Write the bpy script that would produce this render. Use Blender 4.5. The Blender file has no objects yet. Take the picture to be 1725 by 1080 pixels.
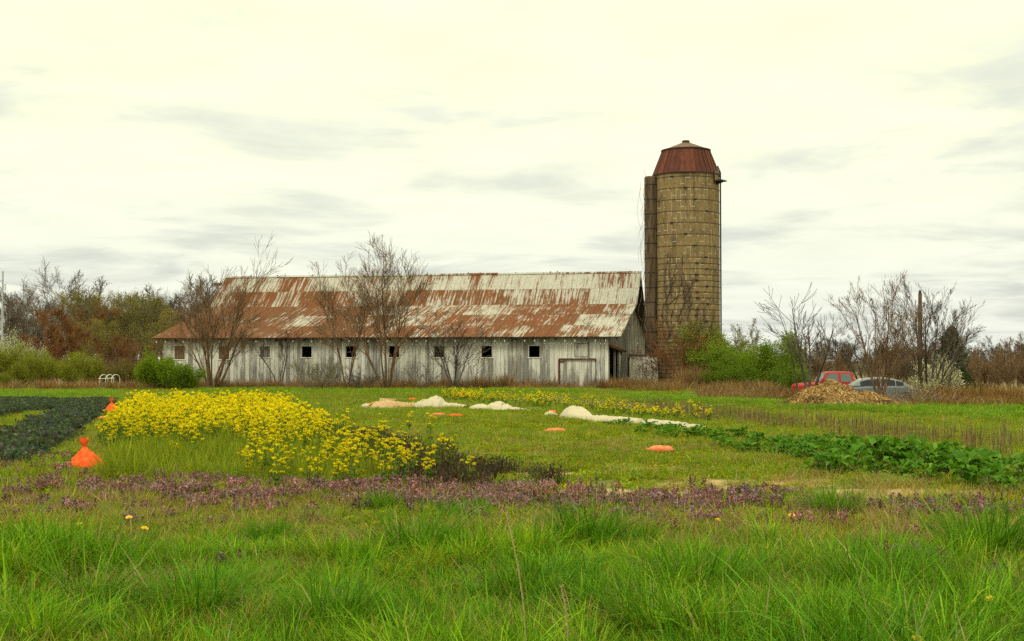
import bpy, math, random
import numpy as np
from mathutils import Vector, Matrix

scene = bpy.context.scene
C = scene.collection
R = math.radians
F = 2250.0            # focal length in photo pixels
HZ = 607.0            # horizon row of the photo
CAMH = 1.72

# ------------------------------------------------------------------ camera
cam = bpy.data.cameras.new('camera'); camo = bpy.data.objects.new('camera', cam); C.objects.link(camo)
cam.sensor_width = 36.0; cam.lens = 36.0 * F / 1725.0
cam.clip_start = 0.1; cam.clip_end = 6000
camo.location = (0, 0, CAMH); camo.rotation_euler = (R(90) + math.atan((HZ - 540) / F), 0, 0)
scene.camera = camo

# ------------------------------------------------------------------ world: bright thin overcast
w = bpy.data.worlds.new('World'); scene.world = w; w.use_nodes = True
nt = w.node_tree; nt.nodes.clear()
SUN_EL, SUN_AZ = R(52), R(205)      # azimuth clockwise from +Y (behind the camera, to the left)
def wn(t, **k):
    n = nt.nodes.new(t)
    for a, b in k.items(): setattr(n, a, b)
    return n
def wl(a, b): nt.links.new(a, b)
def wmath(op, a, b=None, clamp=False):
    n = wn('ShaderNodeMath', operation=op, use_clamp=clamp)
    for i, v in enumerate((a, b)):
        if v is None: continue
        if isinstance(v, (int, float)): n.inputs[i].default_value = v
        else: wl(v, n.inputs[i])
    return n.outputs[0]
sky = wn('ShaderNodeTexSky', sky_type='NISHITA', sun_disc=False, sun_elevation=SUN_EL, sun_rotation=SUN_AZ)
tc = wn('ShaderNodeTexCoord'); sep = wn('ShaderNodeSeparateXYZ'); wl(tc.outputs['Generated'], sep.inputs[0])
zz = wmath('MAXIMUM', sep.outputs[2], 0.0)
den = wmath('ADD', zz, 0.09)
cx = wmath('DIVIDE', sep.outputs[0], den); cy = wmath('DIVIDE', sep.outputs[1], den)
cmb = wn('ShaderNodeCombineXYZ'); wl(cx, cmb.inputs[0]); wl(cy, cmb.inputs[1])
n1 = wn('ShaderNodeTexNoise'); n1.inputs['Scale'].default_value = 1.05; n1.inputs['Detail'].default_value = 7; n1.inputs['Roughness'].default_value = .56
n1.inputs['Distortion'].default_value = .35
wl(cmb.outputs[0], n1.inputs['Vector'])
mr = wn('ShaderNodeMapRange', interpolation_type='SMOOTHSTEP'); mr.inputs[1].default_value = .45; mr.inputs[2].default_value = .66
wl(n1.outputs[0], mr.inputs[0])
n2 = wn('ShaderNodeTexNoise'); n2.inputs['Scale'].default_value = 2.6; n2.inputs['Detail'].default_value = 5
wl(cmb.outputs[0], n2.inputs['Vector'])
# overcast luminance (brighter towards the zenith), a little warmer higher up
lum = wmath('MULTIPLY_ADD', zz, 1.9); nt.nodes[-1].inputs[2].default_value = 1.0
tintf = wn('ShaderNodeMapRange'); tintf.inputs[1].default_value = 0.0; tintf.inputs[2].default_value = .24; wl(zz, tintf.inputs[0])
tm = wn('ShaderNodeMix', data_type='RGBA'); wl(tintf.outputs[0], tm.inputs['Factor'])
tm.inputs['A'].default_value = (.88, .905, .815, 1); tm.inputs['B'].default_value = (.86, .86, .545, 1)
cm = wn('ShaderNodeMix', data_type='RGBA'); wl(wmath('MULTIPLY', mr.outputs[0], .72), cm.inputs['Factor'])
wl(tm.outputs['Result'], cm.inputs['A']); cm.inputs['B'].default_value = (.54, .57, .52, 1)
vm = wn('ShaderNodeVectorMath', operation='SCALE'); wl(cm.outputs['Result'], vm.inputs[0])
lv = wmath('MULTIPLY', lum, wmath('MULTIPLY_ADD', n2.outputs[0], .22)); nt.nodes[-2].inputs[2].default_value = .89
wl(lv, vm.inputs['Scale'])
bg1 = wn('ShaderNodeBackground'); wl(vm.outputs[0], bg1.inputs[0]); bg1.inputs[1].default_value = 1.0
bg2 = wn('ShaderNodeBackground'); wl(sky.outputs[0], bg2.inputs[0]); bg2.inputs[1].default_value = 0.1
mx = wn('ShaderNodeMixShader'); mx.inputs[0].default_value = .06; wl(bg1.outputs[0], mx.inputs[1]); wl(bg2.outputs[0], mx.inputs[2])
wo = wn('ShaderNodeOutputWorld'); wl(mx.outputs[0], wo.inputs[0])

# ------------------------------------------------------------------ sun behind thin cloud
sl = bpy.data.lights.new('sun', 'SUN'); sl.energy = 1.5; sl.angle = R(14); sl.color = (1, .95, .84)
so = bpy.data.objects.new('sun', sl); C.objects.link(so)
sd = Vector((math.sin(SUN_AZ) * math.cos(SUN_EL), math.cos(SUN_AZ) * math.cos(SUN_EL), math.sin(SUN_EL)))
so.rotation_euler = sd.to_track_quat('Z', 'Y').to_euler()

vs = scene.view_settings
vs.view_transform = 'Standard'; vs.look = 'None'; vs.gamma = 1; vs.use_curve_mapping = False; vs.exposure = 0.0
cyc = scene.cycles
cyc.use_denoising = False; cyc.use_adaptive_sampling = True; cyc.adaptive_threshold = .02
cyc.max_bounces = 4; cyc.diffuse_bounces = 2; cyc.glossy_bounces = 2; cyc.transmission_bounces = 3; cyc.transparent_max_bounces = 4

# ------------------------------------------------------------------ helpers
def smooth(a, b, x):
    t = np.clip((np.asarray(x, float) - a) / (b - a), 0, 1); return t * t * (3 - 2 * t)
_rngn = np.random.default_rng(5); _NT = _rngn.random((256, 256))
def vnoise(x, y):
    x = np.asarray(x, float); y = np.asarray(y, float)
    xi = np.floor(x).astype(int); yi = np.floor(y).astype(int); fx = x - xi; fy = y - yi
    fx = fx * fx * (3 - 2 * fx); fy = fy * fy * (3 - 2 * fy)
    a = _NT[xi & 255, yi & 255]; b = _NT[(xi + 1) & 255, yi & 255]; c = _NT[xi & 255, (yi + 1) & 255]; d = _NT[(xi + 1) & 255, (yi + 1) & 255]
    return (a * (1 - fx) + b * fx) * (1 - fy) + (c * (1 - fx) + d * fx) * fy
def fnoise(x, y): return .55 * vnoise(x, y) + .3 * vnoise(x * 2.1 + 9, y * 2.1 + 3) + .15 * vnoise(x * 4.3 + 1, y * 4.3 + 7)
def gz(X, Y):
    X = np.asarray(X, float); Y = np.asarray(Y, float)
    z = -.62 * smooth(49, 72, Y) * smooth(12, 22, X)
    z = z + .10 * (fnoise(X * .35, Y * .35) - .5) * smooth(70, 12, Y) + .05 * (fnoise(X * 1.3 + 40, Y * 1.3) - .5) * smooth(30, 10, Y)
    return z
def G(px, py, h=0.0):
    Y = (CAMH - h) * F / (py - HZ); X = (px - 862.5) * Y / F
    return float(X), float(Y)
def PX(px, Y): return (px - 862.5) * Y / F
def PZ(py, Y): return CAMH + (HZ - py) * Y / F
def sbed(X, Y): return X + .25 * Y

def tag(o, label=None, cat=None, group=None, kind=None):
    if label: o['label'] = label
    if cat: o['category'] = cat
    if group: o['group'] = group
    if kind: o['kind'] = kind
    return o
def link(name, me, parent=None, m=None):
    o = bpy.data.objects.new(name, me); C.objects.link(o)
    if m is not None and me is not None and not me.materials: me.materials.append(m)
    if parent is not None: o.parent = parent
    return o
def empty(name, loc, rz=0):
    o = bpy.data.objects.new(name, None); C.objects.link(o); o.location = loc; o.rotation_euler = (0, 0, rz); o.empty_display_size = .2
    return o
def mesh(name, V, faces, cols=None, smoothf=False):
    """faces: list of int arrays (n,k)"""
    me = bpy.data.meshes.new(name); V = np.asarray(V, np.float32).reshape(-1, 3)
    faces = [np.asarray(f, np.int32) for f in faces if len(f)]
    me.vertices.add(len(V)); me.vertices.foreach_set('co', V.ravel())
    nl = sum(f.size for f in faces); npoly = sum(len(f) for f in faces)
    me.loops.add(nl); me.loops.foreach_set('vertex_index', np.concatenate([f.ravel() for f in faces]))
    me.polygons.add(npoly)
    tot = np.concatenate([np.full(len(f), f.shape[1], np.int32) for f in faces])
    me.polygons.foreach_set('loop_start', np.concatenate([[0], np.cumsum(tot)[:-1]]).astype(np.int32))
    me.polygons.foreach_set('loop_total', tot)
    me.polygons.foreach_set('use_smooth', np.full(npoly, bool(smoothf)))
    if cols is not None:
        a = me.attributes.new('col', 'FLOAT_COLOR', 'POINT')
        c = np.ones((len(V), 4), np.float32); c[:, :3] = cols; a.data.foreach_set('color', c.ravel())
    me.update(calc_edges=True); return me
class MB:
    def __init__(s): s.v = []; s.f = {}; s.n = 0
    def add(s, V, Fs):
        V = np.asarray(V, float).reshape(-1, 3)
        for f in Fs:
            f = np.asarray(f, int)
            if f.ndim == 1: f = f[None]
            s.f.setdefault(f.shape[1], []).append(f + s.n)
        s.v.append(V); s.n += len(V); return s
    def box(s, x0, x1, y0, y1, z0, z1):
        V = [(x0,y0,z0),(x1,y0,z0),(x1,y1,z0),(x0,y1,z0),(x0,y0,z1),(x1,y0,z1),(x1,y1,z1),(x0,y1,z1)]
        return s.add(V, [[[3,2,1,0],[4,5,6,7],[0,1,5,4],[1,2,6,5],[2,3,7,6],[3,0,4,7]]])
    def tube(s, P, r, k=6, cap=True):
        P = np.asarray(P, float); n = len(P); r = np.broadcast_to(np.asarray(r, float), (n,))
        D = np.gradient(P, axis=0); D /= np.linalg.norm(D, axis=1)[:, None] + 1e-9
        ref = np.array([0, 0, 1.]) if abs(D[0][2]) < .9 else np.array([1., 0, 0])
        A = np.cross(D, ref); A /= np.linalg.norm(A, axis=1)[:, None] + 1e-9; B = np.cross(D, A)
        t = np.arange(k) * 2 * math.pi / k
        V = P[:, None] + r[:, None, None] * (A[:, None] * np.cos(t)[None, :, None] + B[:, None] * np.sin(t)[None, :, None])
        i = np.arange(n - 1)[:, None] * k; j = np.arange(k)[None]; j2 = (j + 1) % k
        q = np.stack([i + j, i + j2, i + k + j2, i + k + j], -1).reshape(-1, 4)
        Fs = [q]
        if cap: Fs.append(np.arange(k)[None, ::-1]); Fs.append((np.arange(k) + (n - 1) * k)[None])
        return s.add(V.reshape(-1, 3), Fs)
    def lathe(s, prof, k=32, c=(0, 0), a0=0, a1=2 * math.pi):
        prof = np.asarray(prof, float); n = len(prof); full = abs(a1 - a0 - 2 * math.pi) < 1e-6
        kk = k if full else k + 1
        t = a0 + (a1 - a0) * np.arange(kk) / k
        V = np.zeros((n, kk, 3)); V[..., 0] = c[0] + prof[:, 0:1] * np.cos(t); V[..., 1] = c[1] + prof[:, 0:1] * np.sin(t); V[..., 2] = prof[:, 1:2]
        i = np.arange(n - 1)[:, None] * kk; j = np.arange(k)[None]; j2 = (j + 1) % kk
        q = np.stack([i + j, i + j2, i + kk + j2, i + kk + j], -1).reshape(-1, 4)
        return s.add(V.reshape(-1, 3), [q])
    def prism(s, poly, y0, y1):     # poly in x,z extruded along y
        n = len(poly); V = [(x, y0, z) for x, z in poly] + [(x, y1, z) for x, z in poly]
        q = [[i, (i + 1) % n, (i + 1) % n + n, i + n] for i in range(n)]
        return s.add(V, [q, [list(range(n))[::-1]], [[i + n for i in range(n)]]])
    def mesh(s, name, cols=None, smoothf=False):
        return mesh(name, np.concatenate(s.v), [np.concatenate(f) for f in s.f.values()], cols, smoothf)
    def build(s, name, m, parent=None, smoothf=False):
        return link(name, s.mesh(name, None, smoothf), parent, m)
_ub = MB().box(-.5, .5, -.5, .5, -.5, .5)
def unit_box(m):
    me = _ub.mesh('box'); me.materials.append(m); return me
def boxo(name, me, parent, x0, x1, y0, y1, z0, z1, rot=(0, 0, 0)):
    o = link(name, me, parent); o.location = ((x0 + x1) / 2, (y0 + y1) / 2, (z0 + z1) / 2); o.scale = (x1 - x0, y1 - y0, z1 - z0); o.rotation_euler = rot
    return o

# ------------------------------------------------------------------ materials
class NM:
    def __init__(s, name, rough=.8, spec=.3):
        s.m = bpy.data.materials.new(name); s.m.use_nodes = True; s.t = s.m.node_tree; s.b = s.t.nodes['Principled BSDF']
        s.b.inputs['Roughness'].default_value = rough; s.b.inputs['Specular IOR Level'].default_value = spec
    def n(s, t, **k):
        x = s.t.nodes.new(t)
        for a, b in k.items(): setattr(x, a, b)
        return x
    def put(s, sock, v):
        if isinstance(v, bpy.types.NodeSocket): s.t.links.new(v, sock)
        elif isinstance(v, (tuple, list)) and len(v) == 3 and sock.type == 'RGBA': sock.default_value = (*v, 1)
        else: sock.default_value = v
    def pos(s, ob=None):
        if ob is None: return s.n('ShaderNodeNewGeometry').outputs['Position']
        x = s.n('ShaderNodeTexCoord'); x.object = ob; return x.outputs['Object']
    def xyz(s, v): x = s.n('ShaderNodeSeparateXYZ'); s.put(x.inputs[0], v); return x.outputs
    def comb(s, a, b, c=0.0):
        x = s.n('ShaderNodeCombineXYZ'); [s.put(x.inputs[i], v) for i, v in enumerate((a, b, c))]; return x.outputs[0]
    def scale(s, v, k):
        x = s.n('ShaderNodeVectorMath', operation='MULTIPLY'); s.put(x.inputs[0], v); s.put(x.inputs[1], k); return x.outputs[0]
    def vadd(s, v, k):
        x = s.n('ShaderNodeVectorMath', operation='ADD'); s.put(x.inputs[0], v); s.put(x.inputs[1], k); return x.outputs[0]
    def noise(s, v, sc=1.0, det=4, ro=.55, dist=0.):
        x = s.n('ShaderNodeTexNoise'); s.put(x.inputs['Vector'], v); x.inputs['Scale'].default_value = sc; x.inputs['Detail'].default_value = det
        x.inputs['Roughness'].default_value = ro; x.inputs['Distortion'].default_value = dist; return x.outputs[0]
    def math(s, op, a, b=0.0, c=0.0, clamp=False):
        x = s.n('ShaderNodeMath', operation=op, use_clamp=clamp); s.put(x.inputs[0], a); s.put(x.inputs[1], b); s.put(x.inputs[2], c); return x.outputs[0]
    def ramp(s, v, a, b, c=0.0, d=1.0):
        x = s.n('ShaderNodeMapRange', interpolation_type='SMOOTHSTEP'); s.put(x.inputs[0], v); x.inputs[1].default_value = a; x.inputs[2].default_value = b
        x.inputs[3].default_value = c; x.inputs[4].default_value = d; return x.outputs[0]
    def mix(s, f, a, b, bl='MIX'):
        x = s.n('ShaderNodeMix', data_type='RGBA', blend_type=bl); s.put(x.inputs['Factor'], f); s.put(x.inputs['A'], a); s.put(x.inputs['B'], b); return x.outputs['Result']
    def rnd(s): return s.n('ShaderNodeObjectInfo').outputs['Random']
    def col(s, v): s.put(s.b.inputs['Base Color'], v); return s
    def bump(s, h, st=.3, d=.02):
        x = s.n('ShaderNodeBump'); x.inputs['Strength'].default_value = st; x.inputs['Distance'].default_value = d; s.put(x.inputs['Height'], h)
        s.put(s.b.inputs['Normal'], x.outputs[0]); return s
def simple(name, c, rough=.7, spec=.3, var=.25, sc=3.0, metal=0.0):
    k = NM(name, rough, spec); p = k.pos(); f = k.noise(p, sc, 5, .6)
    k.col(k.mix(k.ramp(f, .3, .7), tuple(v * (1 - var) for v in c), tuple(min(1, v * (1 + var)) for v in c)))
    k.b.inputs['Metallic'].default_value = metal
    return k.m
def veg(name, inst, trans=.38, rough=.6, spec=.06):
    k = NM(name, rough, spec); a = k.n('ShaderNodeAttribute', attribute_name='col'); c = a.outputs['Color']
    if inst:
        t = k.n('ShaderNodeAttribute', attribute_name='tint', attribute_type='INSTANCER'); c = k.mix(1.0, c, t.outputs['Color'], 'MULTIPLY')
    else:
        r = k.rnd(); c = k.mix(1.0, c, k.mix(r, (.8, .84, .8), (1.16, 1.1, 1.1)), 'MULTIPLY')
    k.col(c)
    if trans > 0:
        tr = k.n('ShaderNodeBsdfTranslucent'); k.put(tr.inputs[0], k.mix(1.0, c, (1.15, 1.1, .7), 'MULTIPLY'))
        ms = k.n('ShaderNodeMixShader'); ms.inputs[0].default_value = trans
        out = k.t.nodes['Material Output']; k.t.links.new(k.b.outputs[0], ms.inputs[1]); k.t.links.new(tr.outputs[0], ms.inputs[2]); k.t.links.new(ms.outputs[0], out.inputs[0])
    return k.m
VEG = veg('leaf_tissue', False); VEGI = veg('leaf_tissue_scattered', True)
def bark(name, c1, c2):
    k = NM(name, .9, .2); p = k.pos(); f = k.noise(k.scale(p, (4, 4, 1)), 1.5, 4)
    k.col(k.mix(k.ramp(f, .35, .65), c1, c2)); return k.m
BK_GREY = bark('bark_grey', (.085, .068, .052), (.19, .155, .115))
BK_BROWN = bark('bark_brown', (.085, .05, .028), (.20, .12, .065))
BK_RED = bark('bark_reddish', (.12, .05, .022), (.22, .095, .04))
BK_DARK = bark('bark_dark', (.045, .036, .028), (.11, .085, .065))
BK_PALE = bark('bark_pale', (.16, .13, .10), (.28, .24, .19))

# ------------------------------------------------------------------ ground
def build_ground():
    ys = np.concatenate([np.arange(-12, 4, 2.), np.arange(4, 34, .25), np.arange(34, 110, 1.), np.array([115, 125, 140, 170, 220, 300, 450, 700, 1100, 1800, 3000])])
    xs = np.concatenate([-np.array([3000, 1500, 700, 350, 200, 130, 100, 80, 66, 56, 50, 46, 42])[:], np.arange(-40, -14, 1.), np.arange(-14, 14, .25), np.arange(14, 41, 1.), np.array([44, 50, 56, 66, 80, 100, 130, 200, 350, 700, 1500, 3000])]).astype(float)
    X, Y = np.meshgrid(xs, ys); Z = gz(X, Y)
    V = np.stack([X, Y, Z], -1).reshape(-1, 3); nx, ny = len(xs), len(ys)
    i = np.arange(ny - 1)[:, None] * nx; j = np.arange(nx - 1)[None]
    q = np.stack([i + j, i + j + 1, i + nx + j + 1, i + nx + j], -1).reshape(-1, 4)
    k = NM('field_soil_and_turf', .95, .15); p = k.pos(); o = k.xyz(p)
    s = k.math('MULTIPLY_ADD', o[1], .25, o[0])
    a = k.noise(p, .35, 5, .6); b = k.noise(p, 1.7, 6, .65); c = k.noise(p, 9, 5, .6); fine = k.noise(p, 34, 3, .6)
    turf = k.mix(k.ramp(b, .35, .68), (.075, .115, .008), (.15, .165, .012))
    turf = k.mix(k.ramp(c, .45, .75), turf, (.18, .155, .03))
    soil = k.mix(k.ramp(c, .3, .7), (.10, .072, .036), (.20, .14, .066))
    tan = k.mix(k.ramp(c, .3, .75), (.30, .205, .095), (.48, .345, .175))
    # streaks that run with the beds
    along = k.noise(k.comb(k.math('MULTIPLY', s, 1.5), k.math('MULTIPLY', o[1], .12)), 1.0, 4, .6)
    col = k.mix(k.ramp(k.math('ADD', k.math('MULTIPLY', a, .5), k.math('MULTIPLY', along, .5)), .50, .62), turf, soil)
    col = k.mix(k.math('MULTIPLY', k.ramp(fine, .5, .75), .5), col, (.085, .07, .03))
    # worn tan patches of dry dust between the mustard and the leafy bed
    patch = None
    for (px, py, r, st) in ((1035, 832, 1.3, .30), (925, 796, .9, .22), (1280, 812, 1.8, .05), (1520, 832, 1.5, .06), (155, 778, .5, .1), (640, 758, 1.0, .06), (1120, 790, 1.5, .03), (620, 900, .5, .0), (1060, 850, .6, .1)):
        x, y = G(px, py)
        dx = k.math('MULTIPLY', k.math('SUBTRACT', o[0], x), .55); dy = k.math('SUBTRACT', o[1], y)
        d = k.math('SQRT', k.math('ADD', k.math('MULTIPLY', dx, dx), k.math('MULTIPLY', dy, dy)))
        g = k.math('ADD', k.ramp(d, r * 1.3, 0.0, 0.0, .42 + st), 0.0)
        patch = g if patch is None else k.math('MAXIMUM', patch, g)
    pm = k.ramp(k.math('ADD', k.math('ADD', patch, k.math('MULTIPLY', b, .55)), k.math('MULTIPLY', c, .3)), .72, .86)
    col = k.mix(pm, col, tan)
    # dull brown strip beyond the leafy bed and the litter along the barn
    strip = k.math('MULTIPLY', k.ramp(k.math('ADD', s, k.math('MULTIPLY', a, 1.5)), 15.2, 16.6), k.ramp(k.math('ADD', s, k.math('MULTIPLY', a, 1.5)), 19.6, 18.2))
    col = k.mix(k.math('MULTIPLY', strip, .55), col, k.mix(c, (.085, .06, .042), (.16, .115, .075)))
    litter = k.ramp(k.math('ADD', k.math('SUBTRACT', o[1], k.math('MULTIPLY', o[0], -.2)), k.math('MULTIPLY', b, 2.)), 79.5, 81.5)
    col = k.mix(k.math('MULTIPLY', litter, .85), col, k.mix(c, (.12, .085, .045), (.24, .165, .085)))
    k.col(col); k.bump(k.math('ADD', k.math('MULTIPLY', c, .6), k.math('MULTIPLY', fine, .4)), .8, .06)
    o_ = link('ground', mesh('ground', V, [q], None, True), None, k.m); tag(o_, kind='structure')
build_ground()

# ------------------------------------------------------------------ barn
TH = R(-11.8)
barn = empty('barn', (5.95, 82.4, -.02), TH)
tag(barn, 'long weathered white board barn with a rusty patched metal roof', 'barn')
def barn_x(px, dy=0.0):     # local x on the front wall for a photo column
    ux, uy = -math.cos(TH), -math.sin(TH); k = (px - 862.5) / F
    L = (5.95 - k * 82.4) / (k * uy - ux); return -L
def barn_pt(x, y): 
    c, s = math.cos(TH), math.sin(TH); return 5.95 + c * x - s * y, 82.4 + s * x + c * y

k = NM('weathered_white_boards', .85, .2); p = k.pos(barn); r = k.rnd(); o = k.xyz(p)
pj = k.vadd(p, k.comb(k.math('MULTIPLY', r, 37.), k.math('MULTIPLY', r, 11.), k.math('MULTIPLY', r, 53.)))
grain = k.noise(k.scale(pj, (26, 26, .9)), 1.0, 6, .65); big = k.noise(k.scale(pj, (3., 3., .55)), 1.0, 4, .6); low = k.noise(k.scale(p, (.5, .5, .3)), 1.0, 3)
chip = k.noise(k.scale(pj, (22, 22, 5)), 1.0, 5, .7)
wood = k.mix(k.ramp(grain, .3, .7), (.12, .112, .10), (.31, .295, .265)); paint = k.mix(k.ramp(big, .3, .7), (.50, .485, .435), (.72, .70, .63))
wear = k.math('ADD', k.math('ADD', k.math('MULTIPLY', grain, .34), k.math('MULTIPLY', big, .45)), k.math('ADD', k.math('MULTIPLY', r, .16), k.math('ADD', k.math('MULTIPLY', low, .34), k.math('MULTIPLY', chip, .14))))
wear = k.math('ADD', wear, k.ramp(o[2], 2.2, .1, 0., .11))
c = k.mix(k.ramp(wear, .69, .83), paint, wood)
stain = k.noise(k.scale(p, (1.6, 1.6, .35)), 1.0, 4, .6)
c = k.mix(k.math('MULTIPLY', k.ramp(stain, .56, .75), .45), c, (.23, .17, .095))
k.col(c).bump(grain, .5, .01); M_BOARD = k.m
k = NM('bare_grey_boards', .9, .2); p = k.pos(barn); o = k.xyz(p)
gr = k.noise(k.scale(p, (18, 18, .8)), 1.0, 6, .65); bd = k.noise(k.comb(k.math('FLOOR', k.math('MULTIPLY', o[1], 3.6)), 0.5, k.math('MULTIPLY', o[2], .15)), 7.3, 2)
k.col(k.mix(k.ramp(k.math('ADD', k.math('MULTIPLY', gr, .6), k.math('MULTIPLY', bd, .5)), .38, .72), (.085, .072, .056), (.36, .33, .27))).bump(gr, .5, .01); M_GREYWOOD = k.m
k = NM('rusty_zinc_sheets', .7, .12); p = k.pos(barn); oi = k.n('ShaderNodeObjectInfo'); cc = k.n('ShaderNodeSeparateColor'); k.put(cc.inputs[0], oi.outputs['Color'])
rr = oi.outputs['Random']; sh = k.comb(k.math('MULTIPLY', rr, 91.), k.math('MULTIPLY', rr, 23.), k.math('MULTIPLY', rr, 57.)); pj = k.vadd(p, sh)
stre = k.noise(k.scale(pj, (9.5, .42, .42)), 1.0, 6, .72); blot = k.noise(k.scale(p, (1., .7, .7)), 1.3, 5, .65); spk = k.noise(k.scale(pj, (11, 7, 7)), 1.0, 4, .7)
slow = k.noise(k.scale(p, (.30, .30, .30)), 1.0, 3)
m_ = k.math('ADD', k.math('ADD', k.math('MULTIPLY', stre, .86), k.math('MULTIPLY', blot, .26)), k.math('ADD', k.math('MULTIPLY', spk, .22), k.math('MULTIPLY', slow, .25)))
m_ = k.math('ADD', k.math('MULTIPLY', k.math('SUBTRACT', m_, .795), 2.0), cc.outputs[0])
zinc = k.mix(k.ramp(spk, .35, .65), (.27, .255, .215), (.42, .40, .35))
rust = k.mix(k.ramp(blot, .35, .66), (.150, .031, .009), (.120, .050, .018)); rust = k.mix(k.ramp(stre, .42, .68), rust, (.165, .065, .024)); rust = k.mix(cc.outputs[1], rust, (.105, .050, .024))
rust = k.mix(k.math('MULTIPLY', k.ramp(spk, .58, .72), .55), rust, (.27, .19, .12))
k.col(k.mix(k.ramp(m_, .40, .58), zinc, rust)); k.put(k.b.inputs['Roughness'], k.ramp(m_, .43, .56, .6, .9)); k.bump(spk, .25, .01); M_ROOF = k.m
M_DARKWOOD = simple('dark_roof_timber', (.06, .05, .04), .9)
M_RUST = simple('rusty_iron', (.14, .055, .03), .85, .2, .4, 8)
M_PAINT = simple('chalky_white_paint', (.62, .60, .53), .8, .2, .2, 9)
M_BROWNBOARD = simple('brown_shutter_boards', (.13, .085, .05), .9, .2, .35, 6)
M_GREYBOARD = simple('grey_shutter_boards', (.15, .14, .12), .9, .2, .3, 6)

L = 29.66; EZ = 3.17
PROF = [(-.6, 3.17), (8.4, 5.54), (11.2, 7.9), (14.0, 5.54), (23.0, 3.17)]
def roof_z(y):
    for (a, za), (b, zb) in zip(PROF, PROF[1:]):
        if a <= y <= b: return za + (zb - za) * (y - a) / (b - a)
rng = random.Random(3)
me_board = unit_box(M_BOARD)
front = MB().box(-L - .02, .0, .16, .20, 2.95, 3.12).box(-L, 0, .10, .16, 1.2, 1.32).build('wall', M_DARKWOOD, barn)
# openings in the front wall: (x0, x1, z0, z1)
wins = []
for px in (447, 517, 592, 664, 740, 820, 900): 
    x = barn_x(px); wins.append((x - .37, x + .37, 1.92, 2.64))
for px in (303, 378): 
    x = barn_x(px); wins.append((x - .40, x + .40, 1.80, 2.70))
door = (barn_x(942), barn_x(1004), .0, 1.86)
feats = sorted([w_[:2] for w_ in wins] + [door[:2]])
cuts = [-L]
edges = [-L] + [e for f_ in feats for e in f_] + [0.0]
for a, b in zip(edges, edges[1:]):
    n = max(1, round((b - a) / .27)); ws = [rng.uniform(.85, 1.15) for _ in range(n)]; t = sum(ws); x = a
    for w_ in ws: x += (b - a) * w_ / t; cuts.append(x)
for a, b in zip(cuts, cuts[1:]):
    mid = (a + b) / 2; top = roof_z(0) - .09; zr = rng.uniform(-.05, .06)
    spans = [(zr, top)]
    for (x0, x1, z0, z1) in wins:
        if x0 < mid < x1: spans = [(zr, z0), (z1, top)]
    if door[0] < mid < door[1]: spans = [(door[3], top)]
    for z0, z1 in spans:
        g = rng.uniform(.004, .011); dy = rng.uniform(-.009, .009)
        boxo('board', me_board, front, a + g, b - g, dy, dy + .026, z0, z1, (rng.uniform(-.002, .002), rng.uniform(-.0025, .0025), 0))
me_paint = unit_box(M_PAINT)
for i, (x0, x1, z0, z1) in enumerate(wins):
    wn_ = empty('window', ((x0 + x1) / 2, 0, z0)); wn_.parent = barn
    hw = (x1 - x0) / 2; h = z1 - z0
    boxo('sill', me_paint, wn_, -hw - .05, hw + .05, -.045, .05, -.05, .012)
    boxo('jamb', me_board, wn_, -hw - .03, -hw + .035, -.03, .06, .012, h)
    boxo('jamb', me_board, wn_, hw - .035, hw + .03, -.03, .06, .012, h)
    boxo('lintel', me_board, wn_, -hw - .05, hw + .05, -.032, .05, h, h + .06)
    if i in (0, 7, 8):
        mm = M_GREYBOARD if i == 0 else M_BROWNBOARD; me_s = unit_box(mm)
        for j in range(3):
            a = -hw + .03 + j * (2 * hw - .06) / 3; boxo('shutter_board', me_s, wn_, a + .006, a + (2 * hw - .06) / 3 - .006, .035 + .004 * j, .06 + .004 * j, .03, h - .02)
    elif i in (2, 4):
        me_s = unit_box(M_BROWNBOARD)
        boxo('cross_bar', me_s, wn_, -hw + .04, hw - .04, .05, .07, h * .45, h * .52)
# low sliding door in the front wall
dr = empty('door', ((door[0] + door[1]) / 2, 0, 0)); dr.parent = barn; hw = (door[1] - door[0]) / 2
n = 9; ws = [rng.uniform(.8, 1.2) for _ in range(n)]; x = -hw + .04; t = sum(ws)
for w_ in ws:
    x1 = x + (2 * hw - .08) * w_ / t; boxo('door_board', me_board, dr, x + .006, x1 - .006, .03 + rng.uniform(0, .012), .062, .05 + rng.uniform(-.03, .04), 1.76); x = x1
boxo('door_track', unit_box(M_RUST), dr, -hw - .05, hw + .02, -.075, -.02, 1.77, 1.83, (0, R(.4), 0))
boxo('door_post', unit_box(M_RUST), dr, -hw - .07, -hw + .01, -.04, .02, .0, 1.76)
boxo('hinge_plate', unit_box(M_RUST), dr, -hw + .02, -hw + .3, -.03, .02, 1.62, 1.70)
x0, x1 = barn_x(967), barn_x(990)
ht = empty('hatch', ((x0 + x1) / 2, -.03, 1.98)); ht.parent = barn; hw = (x1 - x0) / 2
for j in range(3): a = -hw + j * 2 * hw / 3; boxo('hatch_board', me_board, ht, a + .005, a + 2 * hw / 3 - .005, -.022, .012, 0, .78)
boxo('hatch_batten', unit_box(M_GREYBOARD), ht, hw + .01, hw + .10, -.03, .01, -.2, .95)
boxo('hatch_batten', unit_box(M_DARKWOOD), ht, -hw, hw, -.03, .01, .785, .815)

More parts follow.
